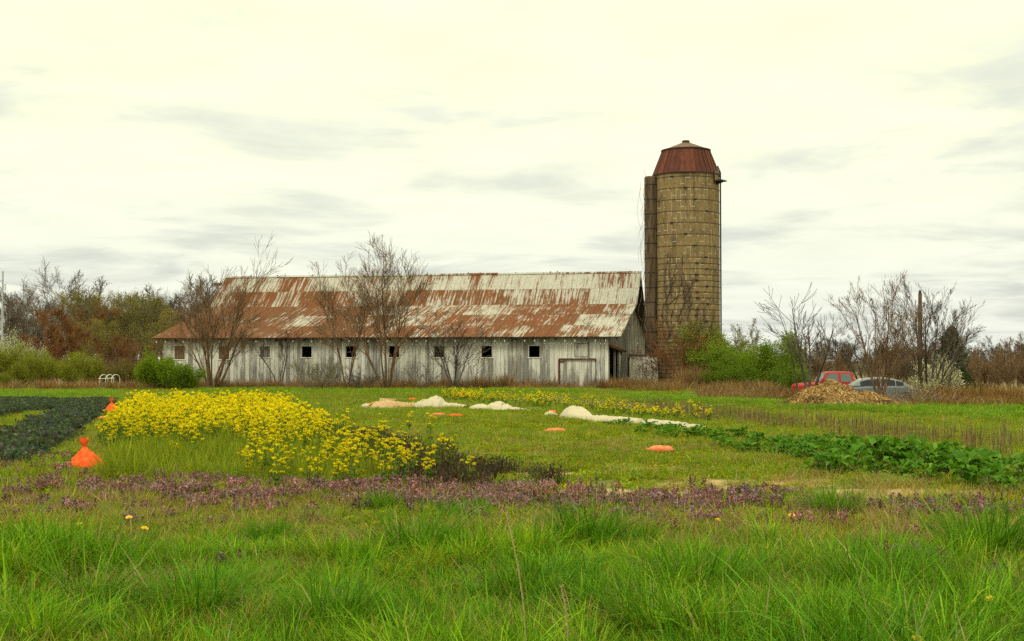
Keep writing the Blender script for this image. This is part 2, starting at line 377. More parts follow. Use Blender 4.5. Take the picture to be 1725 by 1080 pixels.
# gable, rear and left walls
def gable_boards(x, side, doorspan=None):
    mb = MB(); y = 0.04; rg = random.Random(11 + side)
    while y < 22.3:
        wd = rg.uniform(.22, .32); y1 = min(y + wd, 22.36); top = min(roof_z(y), roof_z(y1)) - .06; z0 = rg.uniform(-.03, .05); d = rg.uniform(-.012, .012)
        if doorspan and doorspan[0] < (y + y1) / 2 < doorspan[1]: z0 = doorspan[2]
        if not (side == 0 and rg.random() < .04 and y > 6 and z0 < 1): mb.box(x - .025 + d, x + d, y + .006, y1 - .006, z0, top)
        y = y1
    return mb
gw = gable_boards(-.002, 0, (.55, 4.9, 2.5)).build('gable_wall', M_GREYWOOD, barn)
gable_boards(-L + .03, 1).build('gable_wall', M_GREYWOOD, barn)
MB().box(-L, 0, 22.36, 22.40, 0, 3.0).build('rear_wall', M_GREYWOOD, barn)
# open doorway in the gable with its slid-back door, slanting cover and post
gd = empty('doorway', (0, .55, 0)); gd.parent = barn
me_gw = unit_box(M_BOARD)
for j in range(6): boxo('door_board', me_gw, gd, .05, .075, 3.35 + j * .30, 3.35 + j * .30 + .285, .1, 2.42)
boxo('post', me_gw, gd, -.10, .02, 2.55, 2.75, 0, 2.5)
boxo('post', unit_box(M_DARKWOOD), gd, .078, .12, 3.36, 3.50, .1, 2.45)
boxo('door_track_cover', unit_box(M_RUST), gd, .03, .34, -.55, 6.3, 2.40, 2.56, (R(-2.3), R(24), 0))
boxo('hatch', unit_box(M_GREYBOARD), barn, .02, .06, 9.6, 11.4, 4.2, 5.3)
# interior: dark packed earth, a cross wall so that the doorway looks into gloom
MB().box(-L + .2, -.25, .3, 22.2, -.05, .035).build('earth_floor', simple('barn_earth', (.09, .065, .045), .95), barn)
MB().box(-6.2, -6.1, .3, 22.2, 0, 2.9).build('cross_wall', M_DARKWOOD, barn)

# roof: deck, then each metal sheet
X0, X1 = -30.25, .80
def slope_strip(mb, pa, pb, off):
    (ya, za), (yb, zb) = pa, pb; d = math.hypot(yb - ya, zb - za); ny, nz = -(zb - za) / d, (yb - ya) / d
    t = .03
    V = []
    for x in (X0 + .03, X1 - .03):
        V += [(x, ya + ny * off, za + nz * off), (x, yb + ny * off, zb + nz * off), (x, yb + ny * (off - t), zb + nz * (off - t)), (x, ya + ny * (off - t), za + nz * (off - t))]
    mb.add(V, [[[0, 1, 2, 3], [7, 6, 5, 4], [0, 4, 5, 1], [1, 5, 6, 2], [2, 6, 7, 3], [3, 7, 4, 0]]])
mb = MB()
for i in range(4): slope_strip(mb, PROF[i], PROF[i + 1], -.02)
roof = mb.build('roof', M_DARKWOOD, barn)
NC = 46; SW = (X1 - X0) / NC
def sheet_mesh(length):
    xs = np.array([0, .02, .04, .06, .31, .33, .35, .62, .64, .66, .68]) / .68 * (SW + .03); zs = np.array([0, .022, .022, 0, 0, .014, 0, 0, .022, .022, .0])
    V = [(x, 0, z) for x, z in zip(xs, zs)] + [(x, length, z) for x, z in zip(xs, zs)]; n = len(xs)
    me = mesh('roof_sheet', V, [[[i, i + 1, i + 1 + n, i + n] for i in range(n - 1)]]); me.materials.append(M_ROOF); return me
courses = []   # (segment, t0, t1)
courses += [(0, 0, .335), (0, .335, .67), (0, .67, 1.0), (1, 0, .5), (1, .5, 1.0)]
rg = random.Random(21)
for ci, (sg, t0, t1) in enumerate(courses):
    (ya, za), (yb, zb) = PROF[sg], PROF[sg + 1]; d = math.hypot(yb - ya, zb - za); ang = math.atan2(zb - za, yb - ya)
    ln = d * (t1 - t0) + (.10 if ci not in (2, 4) else .04); me = sheet_mesh(ln)
    for j in range(NC):
        f = (j + .5) / NC    # 0 left .. 1 right
        big_ = .16 * math.sin(f * 9.0 + ci * 1.3) * math.sin(f * 23 + ci) 
        if ci == 4: ra = .40 + .12 * max(0, 1 - abs(f - .20) / .25) - .07 * f
        elif ci == 3: ra = .50 + .12 * max(0, 1 - abs(f - .22) / .25) + (.10 if .5 < f < .8 else 0) - (.18 if f > .9 else 0)
        elif ci == 2: ra = .66 + (.10 if f < .4 else 0) - (.15 if f > .93 else 0) - (.12 if .42 < f < .58 else 0)
        elif ci == 1: ra = .70 + (.08 if f < .4 else 0) - (.17 if f > .90 else 0) - (.10 if .44 < f < .60 else 0)
        else: ra = .72 + (.06 if f < .4 else 0) - (.16 if f > .87 else 0)
        ra += (-.05 if ci < 3 else 0) + big_ * .6 + rg.gauss(0, .045) + (rg.choice((-.16, -.10, .10)) if rg.random() < .15 else 0)
        o_ = link('roof_sheet', me, roof)
        off = .002 + .006 * (ci % 3) + .003 * (j % 2) + rg.uniform(0, .003)
        yy = ya + (yb - ya) * t0 - math.sin(ang) * off; zz_ = za + (zb - za) * t0 + math.cos(ang) * off
        o_.location = (X0 + j * SW + rg.uniform(-.006, .006), yy - (rg.uniform(0, .03) if ci == 0 else .05 * math.cos(ang)), zz_ - (0 if ci == 0 else .05 * math.sin(ang)) + .02)
        o_.rotation_euler = (ang + rg.uniform(-.002, .002), 0, rg.uniform(-.004, .004))
        o_.color = (ra, max(0, min(1, (.55 if f < .5 and ci < 3 else .15) + rg.uniform(-.2, .25))), 0, 1)
mb = MB()
for i in (2, 3): slope_strip(mb, PROF[i], PROF[i + 1], .02)
mb.build('rear_roofing', M_ROOF, barn).color = (.8, .3, 0, 1)
rg = random.Random(5); x = X0; mb = None
while x < X1:      # ridge caps in lengths
    x2 = min(x + 2.1, X1 + .02); zc = 7.985 + rg.uniform(-.012, .012)
    V = []
    for xx in (x, x2): V += [(xx, 11.2 - .17, zc - .13), (xx, 11.2, zc), (xx, 11.2 + .17, zc - .13)]
    q = MB().add(V, [[[0, 3, 4, 1], [1, 4, 5, 2]]]).build('ridge_cap', M_ROOF, roof); q.color = (rg.uniform(.2, .6), .2, 0, 1)
    if rg.random() < .8:
        xx = rg.uniform(x, x2); MB().box(xx, xx + .06, 11.15, 11.25, zc - .03, zc + rg.uniform(.03, .07)).build('ridge_nail_strap', M_RUST, roof)
    x = x2 - .02
for j in range(NC + 3):
    xx = X0 + .3 + j * (X1 - X0 - .6) / (NC + 2)
    boxo('rafter_tail', me_paint if rg.random() < .75 else unit_box(M_GREYBOARD), barn, xx, xx + .06, -.52, .02, 2.96, 3.07, (R(14), 0, 0))
boxo('verge_board', unit_box(M_GREYBOARD), barn, X1 - .03, X1 + .005, -.55, 8.4, 4.20, 4.34, (math.atan2(2.37, 9.0), 0, 0))
boxo('hay_beam', M_BROWNBOARD and unit_box(M_BROWNBOARD), barn, X0 - .85, X0 + .4, 11.05, 11.3, 7.30, 7.52)

# ------------------------------------------------------------------ small white shed in front of the silo
shx0, shx1, shy = PX(1060, 87.0), PX(1105, 87.0), 87.0
shed = empty('lean_to_shed', (shx0, shy, 0)); tag(shed, 'small peeling white board shed between barn gable and silo', 'shed')
wd = shx1 - shx0; n = 8
k = NM('peeling_shed_paint', .85, .2); p = k.pos(); g = k.noise(k.scale(p, (9, 9, 1.2)), 1.0, 6, .7); rr = k.rnd()
k.col(k.mix(k.ramp(k.math('ADD', g, k.math('MULTIPLY', rr, .10)), .56, .70), (.64, .62, .54), (.14, .12, .095))); me_sh = unit_box(k.m)
for j in range(n): a = j * wd / n; boxo('board', me_sh, shed, a + .006, a + wd / n - .006, rng.uniform(-.01, .01), .03, rng.uniform(-.02, .06), 2.0 + rng.uniform(-.03, .03))
boxo('corner_post', me_sh, shed, wd + .0, wd + .10, -.02, .1, 0, 1.98)
boxo('side_wall', unit_box(M_GREYBOARD), shed, .0, .03, .035, 1.3, 0, 1.95); boxo('side_wall', unit_box(M_GREYBOARD), shed, wd - .03, wd, .105, .45, 0, 1.95)
boxo('shed_roof', unit_box(M_DARKWOOD), shed, -.1, wd + .05, -.08, .55, 2.03, 2.08, (R(6), 0, 0))

# ------------------------------------------------------------------ silo
SX, SY, SR, SH = 11.70, 89.5, 2.20, 14.2
silo = empty('silo', (SX, SY, 0)); tag(silo, 'tall tan concrete stave silo with a rusty red metal cap', 'silo')
k = NM('stave_concrete', .9, .2); p = k.pos(silo); rr = k.rnd(); o = k.xyz(p)
pj = k.vadd(p, k.comb(rr, rr, k.math('MULTIPLY', rr, 9)))
g = k.noise(pj, 7, 5, .65); b = k.noise(k.scale(p, (.7, .7, .22)), 1.0, 4, .6); v = k.noise(k.scale(p, (3, 3, .25)), 1.0, 4, .6); bl = k.noise(p, 1.1, 5, .7)
c = k.mix(k.math('ADD', k.math('MULTIPLY', rr, .40), k.math('MULTIPLY', g, .6)), (.185, .126, .056), (.27, .192, .092))
c = k.mix(k.math('MULTIPLY', k.ramp(v, .50, .68), .7), c, (.10, .068, .036))
c = k.mix(k.math('MULTIPLY', k.ramp(bl, .50, .66), .65), c, (.075, .06, .04))
c = k.mix(k.math('MULTIPLY', k.ramp(b, .58, .72), .3), c, (.24, .12, .05))
k.col(c).bump(g, .4, .01); M_STAVE = k.m
k = NM('stave_mortar', .9, .2); p = k.pos(silo); m1 = k.noise(k.scale(p, (3.2, 3.2, 1.6)), 1.0, 3, .6)
k.col(k.mix(k.ramp(m1, .47, .54), (.17, .118, .052), (.60, .53, .38))); M_MORTAR = k.m
M_CAP = simple('rusty_red_roof_sheets', (.105, .035, .022), .8, .3, .45, 2.5)
M_CAPTOP = simple('dull_brown_roof_sheets', (.13, .070, .040), .75, .3, .3, 2.5)
M_IRON = simple('blackened_iron', (.028, .022, .02), .8, .3, .3, 5)
MB().lathe([(SR + .007, 0), (SR + .007, SH)], 132).build('mortar_core', M_MORTAR, silo, True)
NSV = 44; SVH = .762; da = 2 * math.pi / NSV
def stave_geo(h):
    mb = MB(); gap = .009 / SR; hh = .016
    a = np.array([gap, da / 2, da - gap]); ro, ri = SR + .012, SR - .03
    V = [(ro * math.cos(t), ro * math.sin(t), z) for z in (hh, h - hh) for t in a] + [(ri * math.cos(t), ri * math.sin(t), z) for z in (hh, h - hh) for t in a]
    f = [[0, 1, 4, 3], [1, 2, 5, 4], [3, 4, 10, 9], [4, 5, 11, 10], [1, 0, 6, 7], [2, 1, 7, 8], [0, 3, 9, 6], [5, 2, 8, 11]]
    return V, f
me_st = {}
cells = []
to_cam = math.atan2(-SY, -SX)
for i in range(NSV):
    z = 0.0 if i % 2 == 0 else -SVH / 2
    while z < SH - .02:
        z0 = max(z, 0); z1 = min(z + SVH, SH); a = i * da + da / 2
        dlt = abs((a - to_cam + math.pi) % (2 * math.pi) - math.pi); cells.append((dlt if z0 > 2.5 else 9, i, z0, z1)); z += SVH
cells.sort(); rest = MB()
for q, (dl, i, z0, z1) in enumerate(cells):
    h = round(z1 - z0, 3)
    if q < 300:
        if h not in me_st:
            V, f = stave_geo(h); me_st[h] = mesh('stave', V, [f]); me_st[h].materials.append(M_STAVE)
        o_ = link('stave', me_st[h], silo); o_.rotation_euler = (0, 0, i * da); o_.location = (0, 0, z0); s_ = 1 + rng.uniform(-.0012, .0012); o_.scale = (s_, s_, 1)
    else:
        V, f = stave_geo(h); V = np.array(V); c_, s_ = math.cos(i * da), math.sin(i * da)
        V = np.stack([V[:, 0] * c_ - V[:, 1] * s_, V[:, 0] * s_ + V[:, 1] * c_, V[:, 2] + z0], -1); rest.add(V, [f])
tag(rest.build('stave_wall', M_STAVE, silo), kind='stuff')
hoopm = MB(); t_ = np.linspace(0, 2 * math.pi, 65)[:64]
def hoop_mesh():
    k_ = 5; tt = np.arange(k_) * 2 * math.pi / k_; V = []
    for t in t_:
        for u in tt: rr_ = SR + .022 + .017 * math.cos(u); V.append((rr_ * math.cos(t), rr_ * math.sin(t), .017 * math.sin(u)))
    q = [[i * k_ + j, ((i + 1) % 64) * k_ + j, ((i + 1) % 64) * k_ + (j + 1) % k_, i * k_ + (j + 1) % k_] for i in range(64) for j in range(k_)]
    me = mesh('hoop', V, [q]); me.materials.append(M_HOOP); return me
M_HOOP = simple('rusty_hoop_steel', (.085, .05, .028), .8, .3, .4, 4)
me_h = hoop_mesh(); me_lug = unit_box(M_IRON)
hz = []; z = SH - .38
while z > 8.6: hz.append(z); z -= SVH
while z > 4.0: hz.append(z); z -= SVH / 2
while z > .2: hz.append(z); z -= SVH / 3
for i, z in enumerate(hz):
    h_ = link('hoop', me_h, silo); h_.location = (0, 0, z); h_.rotation_euler = (0, 0, 0)
    a = to_cam + (-.45, -.02, .28, .62)[i % 4] + rng.uniform(-.03, .03) if i < 8 else to_cam + (.30 if i % 3 else .66) + rng.uniform(-.02, .02)
    lg = link('lug', me_lug, h_); lg.location = ((SR + .04) * math.cos(a), (SR + .04) * math.sin(a), 0); lg.scale = (.07, .20, .09); lg.rotation_euler = (0, 0, a)
# metal cap: steep skirt of panels, then a low cone and a vent cap
rim = SR + .07; r2 = 1.58; zt = 15.82
cap = empty('cap', (0, 0, SH)); cap.parent = silo
NP = 36; dpa = 2 * math.pi / NP
def panel(r0, z0, r1, z1, rib):
    a = [0, .5 * dpa, dpa]; V = []
    for t, e in ((0, rib), (.10 * dpa, rib), (.13 * dpa, 0), (.5 * dpa, .0), (dpa, 0)):
        V += [((r0 + e) * math.cos(t), (r0 + e) * math.sin(t), z0), ((r1 + e) * math.cos(t), (r1 + e) * math.sin(t), z1)]
    return mesh('roof_panel', V, [[[2 * i, 2 * i + 2, 2 * i + 3, 2 * i + 1] for i in range(4)]])
me_p = panel(rim, -.12, r2, zt - SH, .03); kk = NM('rusty_red_cap', .8, .3); p = kk.pos(); rr = kk.rnd(); g = kk.noise(kk.scale(p, (5, 5, .6)), 1.0, 5, .65)
kk.col(kk.mix(kk.ramp(kk.math('ADD', kk.math('MULTIPLY', rr, .3), kk.math('MULTIPLY', g, .7)), .35, .7), (.070, .018, .010), (.15, .038, .018))); me_p.materials.append(kk.m)
for i in range(NP): o_ = link('roof_panel', me_p, cap); o_.rotation_euler = (0, 0, i * dpa)
me_p2 = panel(r2 + .07, zt - SH - .03, .24, 16.28 - SH, .02); me_p2.materials.append(M_CAPTOP)
for i in range(NP // 2):
    pass
NP2 = 18; dpa = 2 * math.pi / NP2; me_p2 = panel(r2 + .07, zt - SH - .03, .22, 16.36 - SH, .02); me_p2.materials.append(M_CAPTOP)
for i in range(NP2): o_ = link('roof_panel', me_p2, cap); o_.rotation_euler = (0, 0, i * dpa)
MB().lathe([(.0, 2.10), (.26, 2.12), (.26, 2.27), (.22, 2.30), (.0, 2.31)], 20).build('vent_cap', M_IRON, cap)
MB().lathe([(r2 + .085, 1.55), (r2 + .085, 1.63), (r2 + .02, 1.63)], 60).build('rim_band', M_IRON, cap)
MB().lathe([(SR + .02, -.15), (rim + .015, -.15), (rim + .015, -.08)], 60).build('rim_band', M_IRON, cap)
# hatch, platform, fill pipe on the right, chute on the left
ar = to_cam + 1.10
pf = empty('platform', (0, 0, SH - .62)); pf.parent = silo; pf.rotation_euler = (0, 0, ar)
boxo('deck', unit_box(M_IRON), pf, SR + .02, SR + .62, -.38, .38, -.03, .05)
boxo('bracket', unit_box(M_IRON), pf, SR + .02, SR + .5, -.04, .04, -.16, -.031, (0, R(-14), 0))
boxo('hatch_frame', unit_box(M_IRON), pf, SR + .03, SR + .09, -.38, -.32, .051, .72); boxo('hatch_frame', unit_box(M_IRON), pf, SR + .03, SR + .09, .32, .38, .051, .72)
boxo('hatch_door', unit_box(M_STAVE), pf, SR + .03, SR + .06, -.31, .31, .051, .70)
a2 = to_cam + math.pi / 2 + .02
MB().tube([((SR + .09) * math.cos(a2), (SR + .09) * math.sin(a2), z) for z in (.0, 5, 10, 14.3)] + [((SR - .1) * math.cos(a2), (SR - .1) * math.sin(a2), 14.75)], .05, 8).build('fill_pipe', simple('dark_blue_grey_pipe', (.03, .035, .045), .6), silo)
chx, chy = PX(1097, 89.0) - SX, 88.9 - SY
k = NM('chute_weathered', .9, .2); p = k.pos(silo); g = k.noise(k.scale(p, (5, 5, .7)), 1.0, 6, .7)
k.col(k.mix(k.ramp(g, .36, .66), (.042, .028, .017), (.125, .085, .05))).bump(g, .6, .02)
ch = MB().lathe([(.44, 2.0), (.44, 13.9), (.38, 13.98), (.0, 14.0)], 16, (chx, chy)).build('chute', k.m, silo)
z = 2.6
while z < 13.9:
    MB().lathe([(.443, z), (.462, z + .02), (.462, z + .05), (.443, z + .07)], 16, (chx, chy)).build('seam_band', M_IRON, ch); z += .98

# ------------------------------------------------------------------ bare trees
class Tubes:
    """many thin 3-sided tubes, all with the same number of points, built in one go"""
    def __init__(s): s.P = []; s.r = []
    def add(s, P, r): s.P.append(P); s.r.append(r)
    def arrays(s, k=3):
        P = np.array(s.P); r = np.array(s.r); m, n, _ = P.shape
        D = np.gradient(P, axis=1); D /= np.linalg.norm(D, axis=2)[..., None] + 1e-9
        ref = np.where(np.abs(D[:, :1, 2:3]) < .9, np.array([0, 0, 1.]), np.array([1., 0, 0]))
        A = np.cross(D, ref); A /= np.linalg.norm(A, axis=2)[..., None] + 1e-9; B = np.cross(D, A)
        t = np.arange(k) * 2 * math.pi / k
        V = P[:, :, None] + r[:, :, None, None] * (A[:, :, None] * np.cos(t)[None, None, :, None] + B[:, :, None] * np.sin(t)[None, None, :, None])
        b = np.arange(m)[:, None, None] * (n * k); i = np.arange(n - 1)[None, :, None] * k; j = np.arange(k)[None, None]; j2 = (j + 1) % k
        q = np.stack([b + i + j, b + i + j2, b + i + k + j2, b + i + k + j], -1).reshape(-1, 4)
        return V.reshape(-1, 3), q
NPT = 5
def grow_tree(seed, H, stems=1, lean=.25, levels=3, kids=(7, 6, 5), ratio=(.55, .5, .5), ang=(.55, .6, .6), trop=.12, jit=.10, r0=.09, rmin=.009, spread=.15, start=.25, drift=(0, 0)):
    rg = np.random.default_rng(seed); trunk, crown = Tubes(), Tubes(); tips = []
    def br(p, d, Ln, r, lev):
        P = [p]; n = NPT - 1
        for i in range(n):
            d = d + rg.normal(0, jit, 3) + np.array([drift[0], drift[1], trop]) * (.35 if lev == 0 else 1.0); d = d / np.linalg.norm(d); p = p + d * Ln / n; P.append(p)
        P = np.array(P); rt = max(rmin, r * (.22 if lev < levels else .5)); rad = np.linspace(max(r, rmin), rt, NPT)
        (trunk if lev <= (0 if stems == 1 else 0) else crown).add(P, rad)
        if lev >= levels - 1: tips.append(P)
        if lev < levels:
            kn = max(1, int(kids[lev] * rg.uniform(.75, 1.25)))
            for q in range(kn):
                t = start + (1 - start) * ((q + rg.uniform(.1, .9)) / kn) if lev == 0 else rg.uniform(.18, 1.0)
                f = t * (NPT - 1); i = min(int(f), NPT - 2); pp = P[i] + (P[i + 1] - P[i]) * (f - i); dd = P[i + 1] - P[i]; dd /= np.linalg.norm(dd)
                ax = np.cross(dd, rg.normal(0, 1, 3)); ax /= np.linalg.norm(ax) + 1e-9; a = ang[lev] * rg.uniform(.6, 1.35)
                cd = dd * math.cos(a) + np.cross(ax, dd) * math.sin(a)
                br(pp, cd, Ln * ratio[lev] * (1.15 - .55 * t) * rg.uniform(.7, 1.25), (rad[i] + (rad[i + 1] - rad[i]) * (f - i)) * .52, lev + 1)
    for s in range(stems):
        a = 2 * math.pi * (s + rg.uniform(0, .8)) / stems; l = lean * rg.uniform(.4, 1.3) if stems > 1 else lean
        br(np.array([math.cos(a) * spread * rg.random(), math.sin(a) * spread * rg.random(), -.08]), np.array([math.cos(a) * l, math.sin(a) * l, 1.0]), H * rg.uniform(.62, 1.1), r0 * rg.uniform(.6, 1.1), 0)
    top = max(p[:, 2].max() for t in (trunk, crown) for p in t.P); f = H / top     # scale so that the topmost twig stands at H
    for t in (trunk, crown): t.P = [p * f for p in t.P]
    tips = [p * f for p in tips]
    return trunk, crown, tips
def leaf_cards(tips, n, size, cols, seed, jitter=.1, flat=.3):
    """n small diamond leaves scattered round the twigs; cols = list of base colours"""
    rg = np.random.default_rng(seed); T = np.array(tips); m = len(T)
    i = rg.integers(0, m, n); t = rg.uniform(.15, 1, n) * (NPT - 1); k0 = np.minimum(t.astype(int), NPT - 2); f = (t - k0)[:, None]
    P = T[i, k0] * (1 - f) + T[i, k0 + 1] * f + rg.normal(0, jitter, (n, 3))
    return cards_at(P, size, cols, rg, flat)
def cards_at(P, size, cols, rg, flat=.3, asp=.55):
    n = len(P); s = size * rg.uniform(.6, 1.4, n)[:, None] if np.isscalar(size) else size[:, None]
    d = rg.normal(0, 1, (n, 3)); d[:, 2] *= flat + .3; d /= np.linalg.norm(d, axis=1)[:, None]
    u = rg.normal(0, 1, (n, 3)); u[:, 2] *= flat; w_ = np.cross(d, u); w_ /= np.linalg.norm(w_, axis=1)[:, None] + 1e-9
    nn = np.cross(d, w_)
    V = np.stack([P - d * s * .5, P + w_ * s * asp * .5 + nn * s * .08, P + d * s * .5, P - w_ * s * asp * .5 + nn * s * .08], 1)
    b = np.arange(n)[:, None] * 4; tr = np.concatenate([b + [0, 1, 2], b + [0, 2, 3]])
    cc = np.array(cols)[rg.integers(0, len(cols), n)] * rg.uniform(.75, 1.25, (n, 1)); cc = np.repeat(cc, 4, 0)
    return V.reshape(-1, 3), tr, cc
_tree_cache = {}
def tree_meshes(key, gp, bk, leaves=None):
    if key in _tree_cache: return _tree_cache[key]
    tr, cr, tips = grow_tree(**gp)
    V, q = tr.arrays(6); mt = mesh('trunk', V, [q], None, True); mt.materials.append(bk)
    V, q = cr.arrays(3); mc = mesh('twigs', V, [q]); mc.materials.append(bk)
    ml = []
    for lf in (leaves or []):
        V, t, c_ = leaf_cards(tips, **lf); m_l = mesh('leaves', V, [t], c_); m_l.materials.append(VEG); ml.append(m_l)
    _tree_cache[key] = (mt, mc, ml); return _tree_cache[key]
def plant_tree(name, label, cat, X, Y, key, gp, bk, leaves=None, group=None, rz=0., sc=1., crown_name='crown', leafname='foliage', z=None):
    mt, mc, ml = tree_meshes(key, gp, bk, leaves)
    r = empty(name, (X, Y, float(gz(X, Y)) if z is None else z), rz); r.scale = (sc, sc, sc) if np.isscalar(sc) else sc
    tag(r, label, cat, group)
    link('trunk', mt, r); c_ = link(crown_name, mc, r)
    for m_l in ml: link(leafname, m_l, c_)
    return r

# --- trees in front of the barn
def Tb(px, py, label, key, gp, bk, leaves=None, name='bare_tree', cat='tree', **kw):
    X, Y = G(px, py); return plant_tree(name, label, cat, X, Y, key, gp, bk, leaves, **kw)
bud = lambda n, c, s=.05, sd=1, j=.05: [dict(n=n, size=s, cols=c, seed=sd, jitter=j)]
REDB = [(.16, .07, .03), (.12, .06, .03)]
FAN = dict(levels=3, ang=(.50, .50, .50), trop=.035, jit=.055, rmin=.0075)
def fan(**k_): d = dict(FAN); d.update(k_); return d
Tb(358, 655, 'bare brown multi-stemmed tree before the left end of the barn', 't1', fan(seed=12, H=9.6, stems=13, lean=.34, kids=(8, 6, 5), ratio=(.55, .55, .55), r0=.075, spread=.55, start=.30), BK_BROWN, bud(900, REDB, .04))
Tb(472, 652, 'thin forked sapling against the barn wall beside the boarded grey window', 't2', fan(seed=5, H=4.7, stems=3, lean=.2, kids=(7, 5, 4), ratio=(.42, .5, .5), ang=(.6, .6, .6), r0=.05, spread=.15, start=.4, jit=.12), BK_DARK)
Tb(585, 655, 'bare brown tree leaning left just beside the tallest barn-side tree', 't3', fan(seed=23, H=7.9, stems=4, lean=.24, kids=(10, 7, 5), ratio=(.52, .55, .55), r0=.065, spread=.25, start=.35, drift=(-.035, 0)), BK_BROWN, bud(800, REDB, .04))
Tb(652, 656, 'tallest bare spreading tree in front of the barn, top above the ridge', 't4', fan(seed=31, H=9.4, stems=7, lean=.40, kids=(10, 8, 5), ratio=(.52, .52, .55), r0=.10, spread=.3, start=.28), BK_BROWN, bud(1200, REDB, .04))
Tb(766, 656, 'short dark bushy bare tree below the barn window right of centre', 't5', fan(seed=41, H=5.2, stems=6, lean=.5, kids=(8, 6, 4), ratio=(.5, .5, .5), ang=(.5, .6, .6), r0=.06, spread=.15, start=.25), BK_DARK)
Tb(800, 655, 'small slanting bare sapling by the barn with tips pointing right', 't6', fan(seed=43, H=2.6, stems=2, lean=.25, levels=2, kids=(7, 5), ratio=(.5, .5), r0=.03, drift=(.12, 0)), BK_GREY)
Tb(1012, 653, 'crooked bare sapling leaning left across the low barn door', 't7', fan(seed=47, H=4.3, stems=3, lean=.2, kids=(7, 6, 4), ratio=(.45, .5, .5), ang=(.6, .6, .6), r0=.05, spread=.1, start=.4, drift=(-.14, 0), jit=.1), BK_BROWN)
Tb(540, 657, 'low grey twiggy shrub with faint buds against the barn wall', 't8', fan(seed=53, H=2.1, stems=14, lean=.75, levels=2, kids=(9, 6), ratio=(.5, .5), ang=(.6, .6), r0=.022, rmin=.006, spread=.9, start=.15), BK_GREY, bud(2600, [(.16, .16, .06), (.22, .20, .12)], .05, 3, .08), name='twiggy_shrub', cat='shrub')
Tb(610, 657, 'low tangled dark brush at the foot of the leaning barn tree', 't9', fan(seed=57, H=1.6, stems=10, lean=.8, levels=2, kids=(8, 5), ratio=(.55, .5), ang=(.7, .6), r0=.022, spread=.5, start=.15), BK_DARK, name='twiggy_shrub', cat='shrub')
Tb(715, 657, 'thin arching brambles between two bare trees on the barn wall', 't10', fan(seed=59, H=2.2, stems=7, lean=.8, levels=2, kids=(5, 4), ratio=(.5, .5), ang=(.6, .6), trop=-.03, r0=.02, spread=.5, start=.2), BK_DARK, name='twiggy_shrub', cat='shrub')
# --- beside the silo
Tb(1152, 652, 'rusty brown twiggy bush reaching up the foot of the silo', 't11', dict(seed=61, H=4.6, stems=9, lean=.55, levels=3, kids=(8, 6, 4), ratio=(.5, .5, .5), ang=(.5, .5, .5), trop=.10, r0=.05, rmin=.009, spread=.6, start=.25, drift=(-.05, 0)), BK_RED, bud(2500, [(.2, .085, .03), (.15, .07, .03)], .05, 5, .06), name='bare_bush', cat='bush')
Tb(1098, 652, 'brown vine tangle slumped over the white shed roof', 't12', dict(seed=67, H=2.6, stems=7, lean=.35, levels=3, kids=(6, 5, 3), ratio=(.6, .5, .5), ang=(.7, .7, .6), trop=-.07, r0=.025, rmin=.008, spread=.5, start=.3, drift=(-.10, 0)), BK_BROWN, name='vine_tangle', cat='vines')
GY = [(.20, .24, .03), (.15, .20, .025), (.24, .26, .05)]; GD = [(.13, .215, .010), (.10, .18, .009), (.17, .25, .014)]; GO = [(.10, .12, .02), (.13, .14, .03)]
Tb(1186, 651, 'yellow-green budding bush in front of the silo base', 't13', dict(seed=71, H=4.7, stems=13, lean=.50, levels=3, kids=(8, 6, 4), ratio=(.5, .5, .5), ang=(.5, .55, .5), trop=.08, r0=.04, rmin=.008, spread=.6, start=.2), BK_BROWN, [dict(n=26000, size=.09, cols=GY, seed=7, jitter=.2)], name='leafy_bush', cat='bush')
Tb(1243, 650, 'tall thin grey bush with pale opening leaves right of the silo', 't14', dict(seed=73, H=4.7, stems=9, lean=.55, levels=3, kids=(8, 6, 4), ratio=(.45, .5, .5), ang=(.5, .55, .5), trop=.10, r0=.04, rmin=.008, spread=.9, start=.2), BK_GREY, [dict(n=4500, size=.08, cols=[(.24, .26, .11), (.3, .3, .17), (.2, .22, .06)], seed=9, jitter=.08)], name='leafy_bush', cat='bush')
Tb(1275, 653, 'dense bright green rounded bush left of the wood chip pile', 't15', dict(seed=79, H=3.4, stems=14, lean=.85, levels=2, kids=(10, 6), ratio=(.5, .5), ang=(.6, .6), trop=.07, r0=.03, rmin=.008, spread=1.3, start=.12), BK_BROWN, [dict(n=24000, size=.095, cols=GD + [(.12, .2, .02)], seed=13, jitter=.17)], name='leafy_bush', cat='bush', sc=(1.3, 1, 1.05))
Tb(1232, 656, 'low dark green bush at the front of the bright bush', 't16', dict(seed=83, H=1.7, stems=9, lean=.8, levels=2, kids=(8, 5), ratio=(.55, .5), ang=(.6, .6), trop=.05, r0=.025, rmin=.008, spread=.8, start=.1), BK_BROWN, [dict(n=9000, size=.09, cols=[(.08, .15, .008), (.10, .17, .010)], seed=17, jitter=.14)], name='leafy_bush', cat='bush')
Tb(1325, 655, 'yellower green bush at the tail end beside the red pickup', 't17', dict(seed=85, H=2.0, stems=8, lean=.8, levels=2, kids=(8, 5), ratio=(.55, .5), ang=(.6, .6), trop=.05, r0=.025, rmin=.008, spread=.8, start=.1), BK_BROWN, [dict(n=8000, size=.085, cols=[(.10, .18, .016), (.13, .2, .02)], seed=19, jitter=.14)], name='leafy_bush', cat='bush')
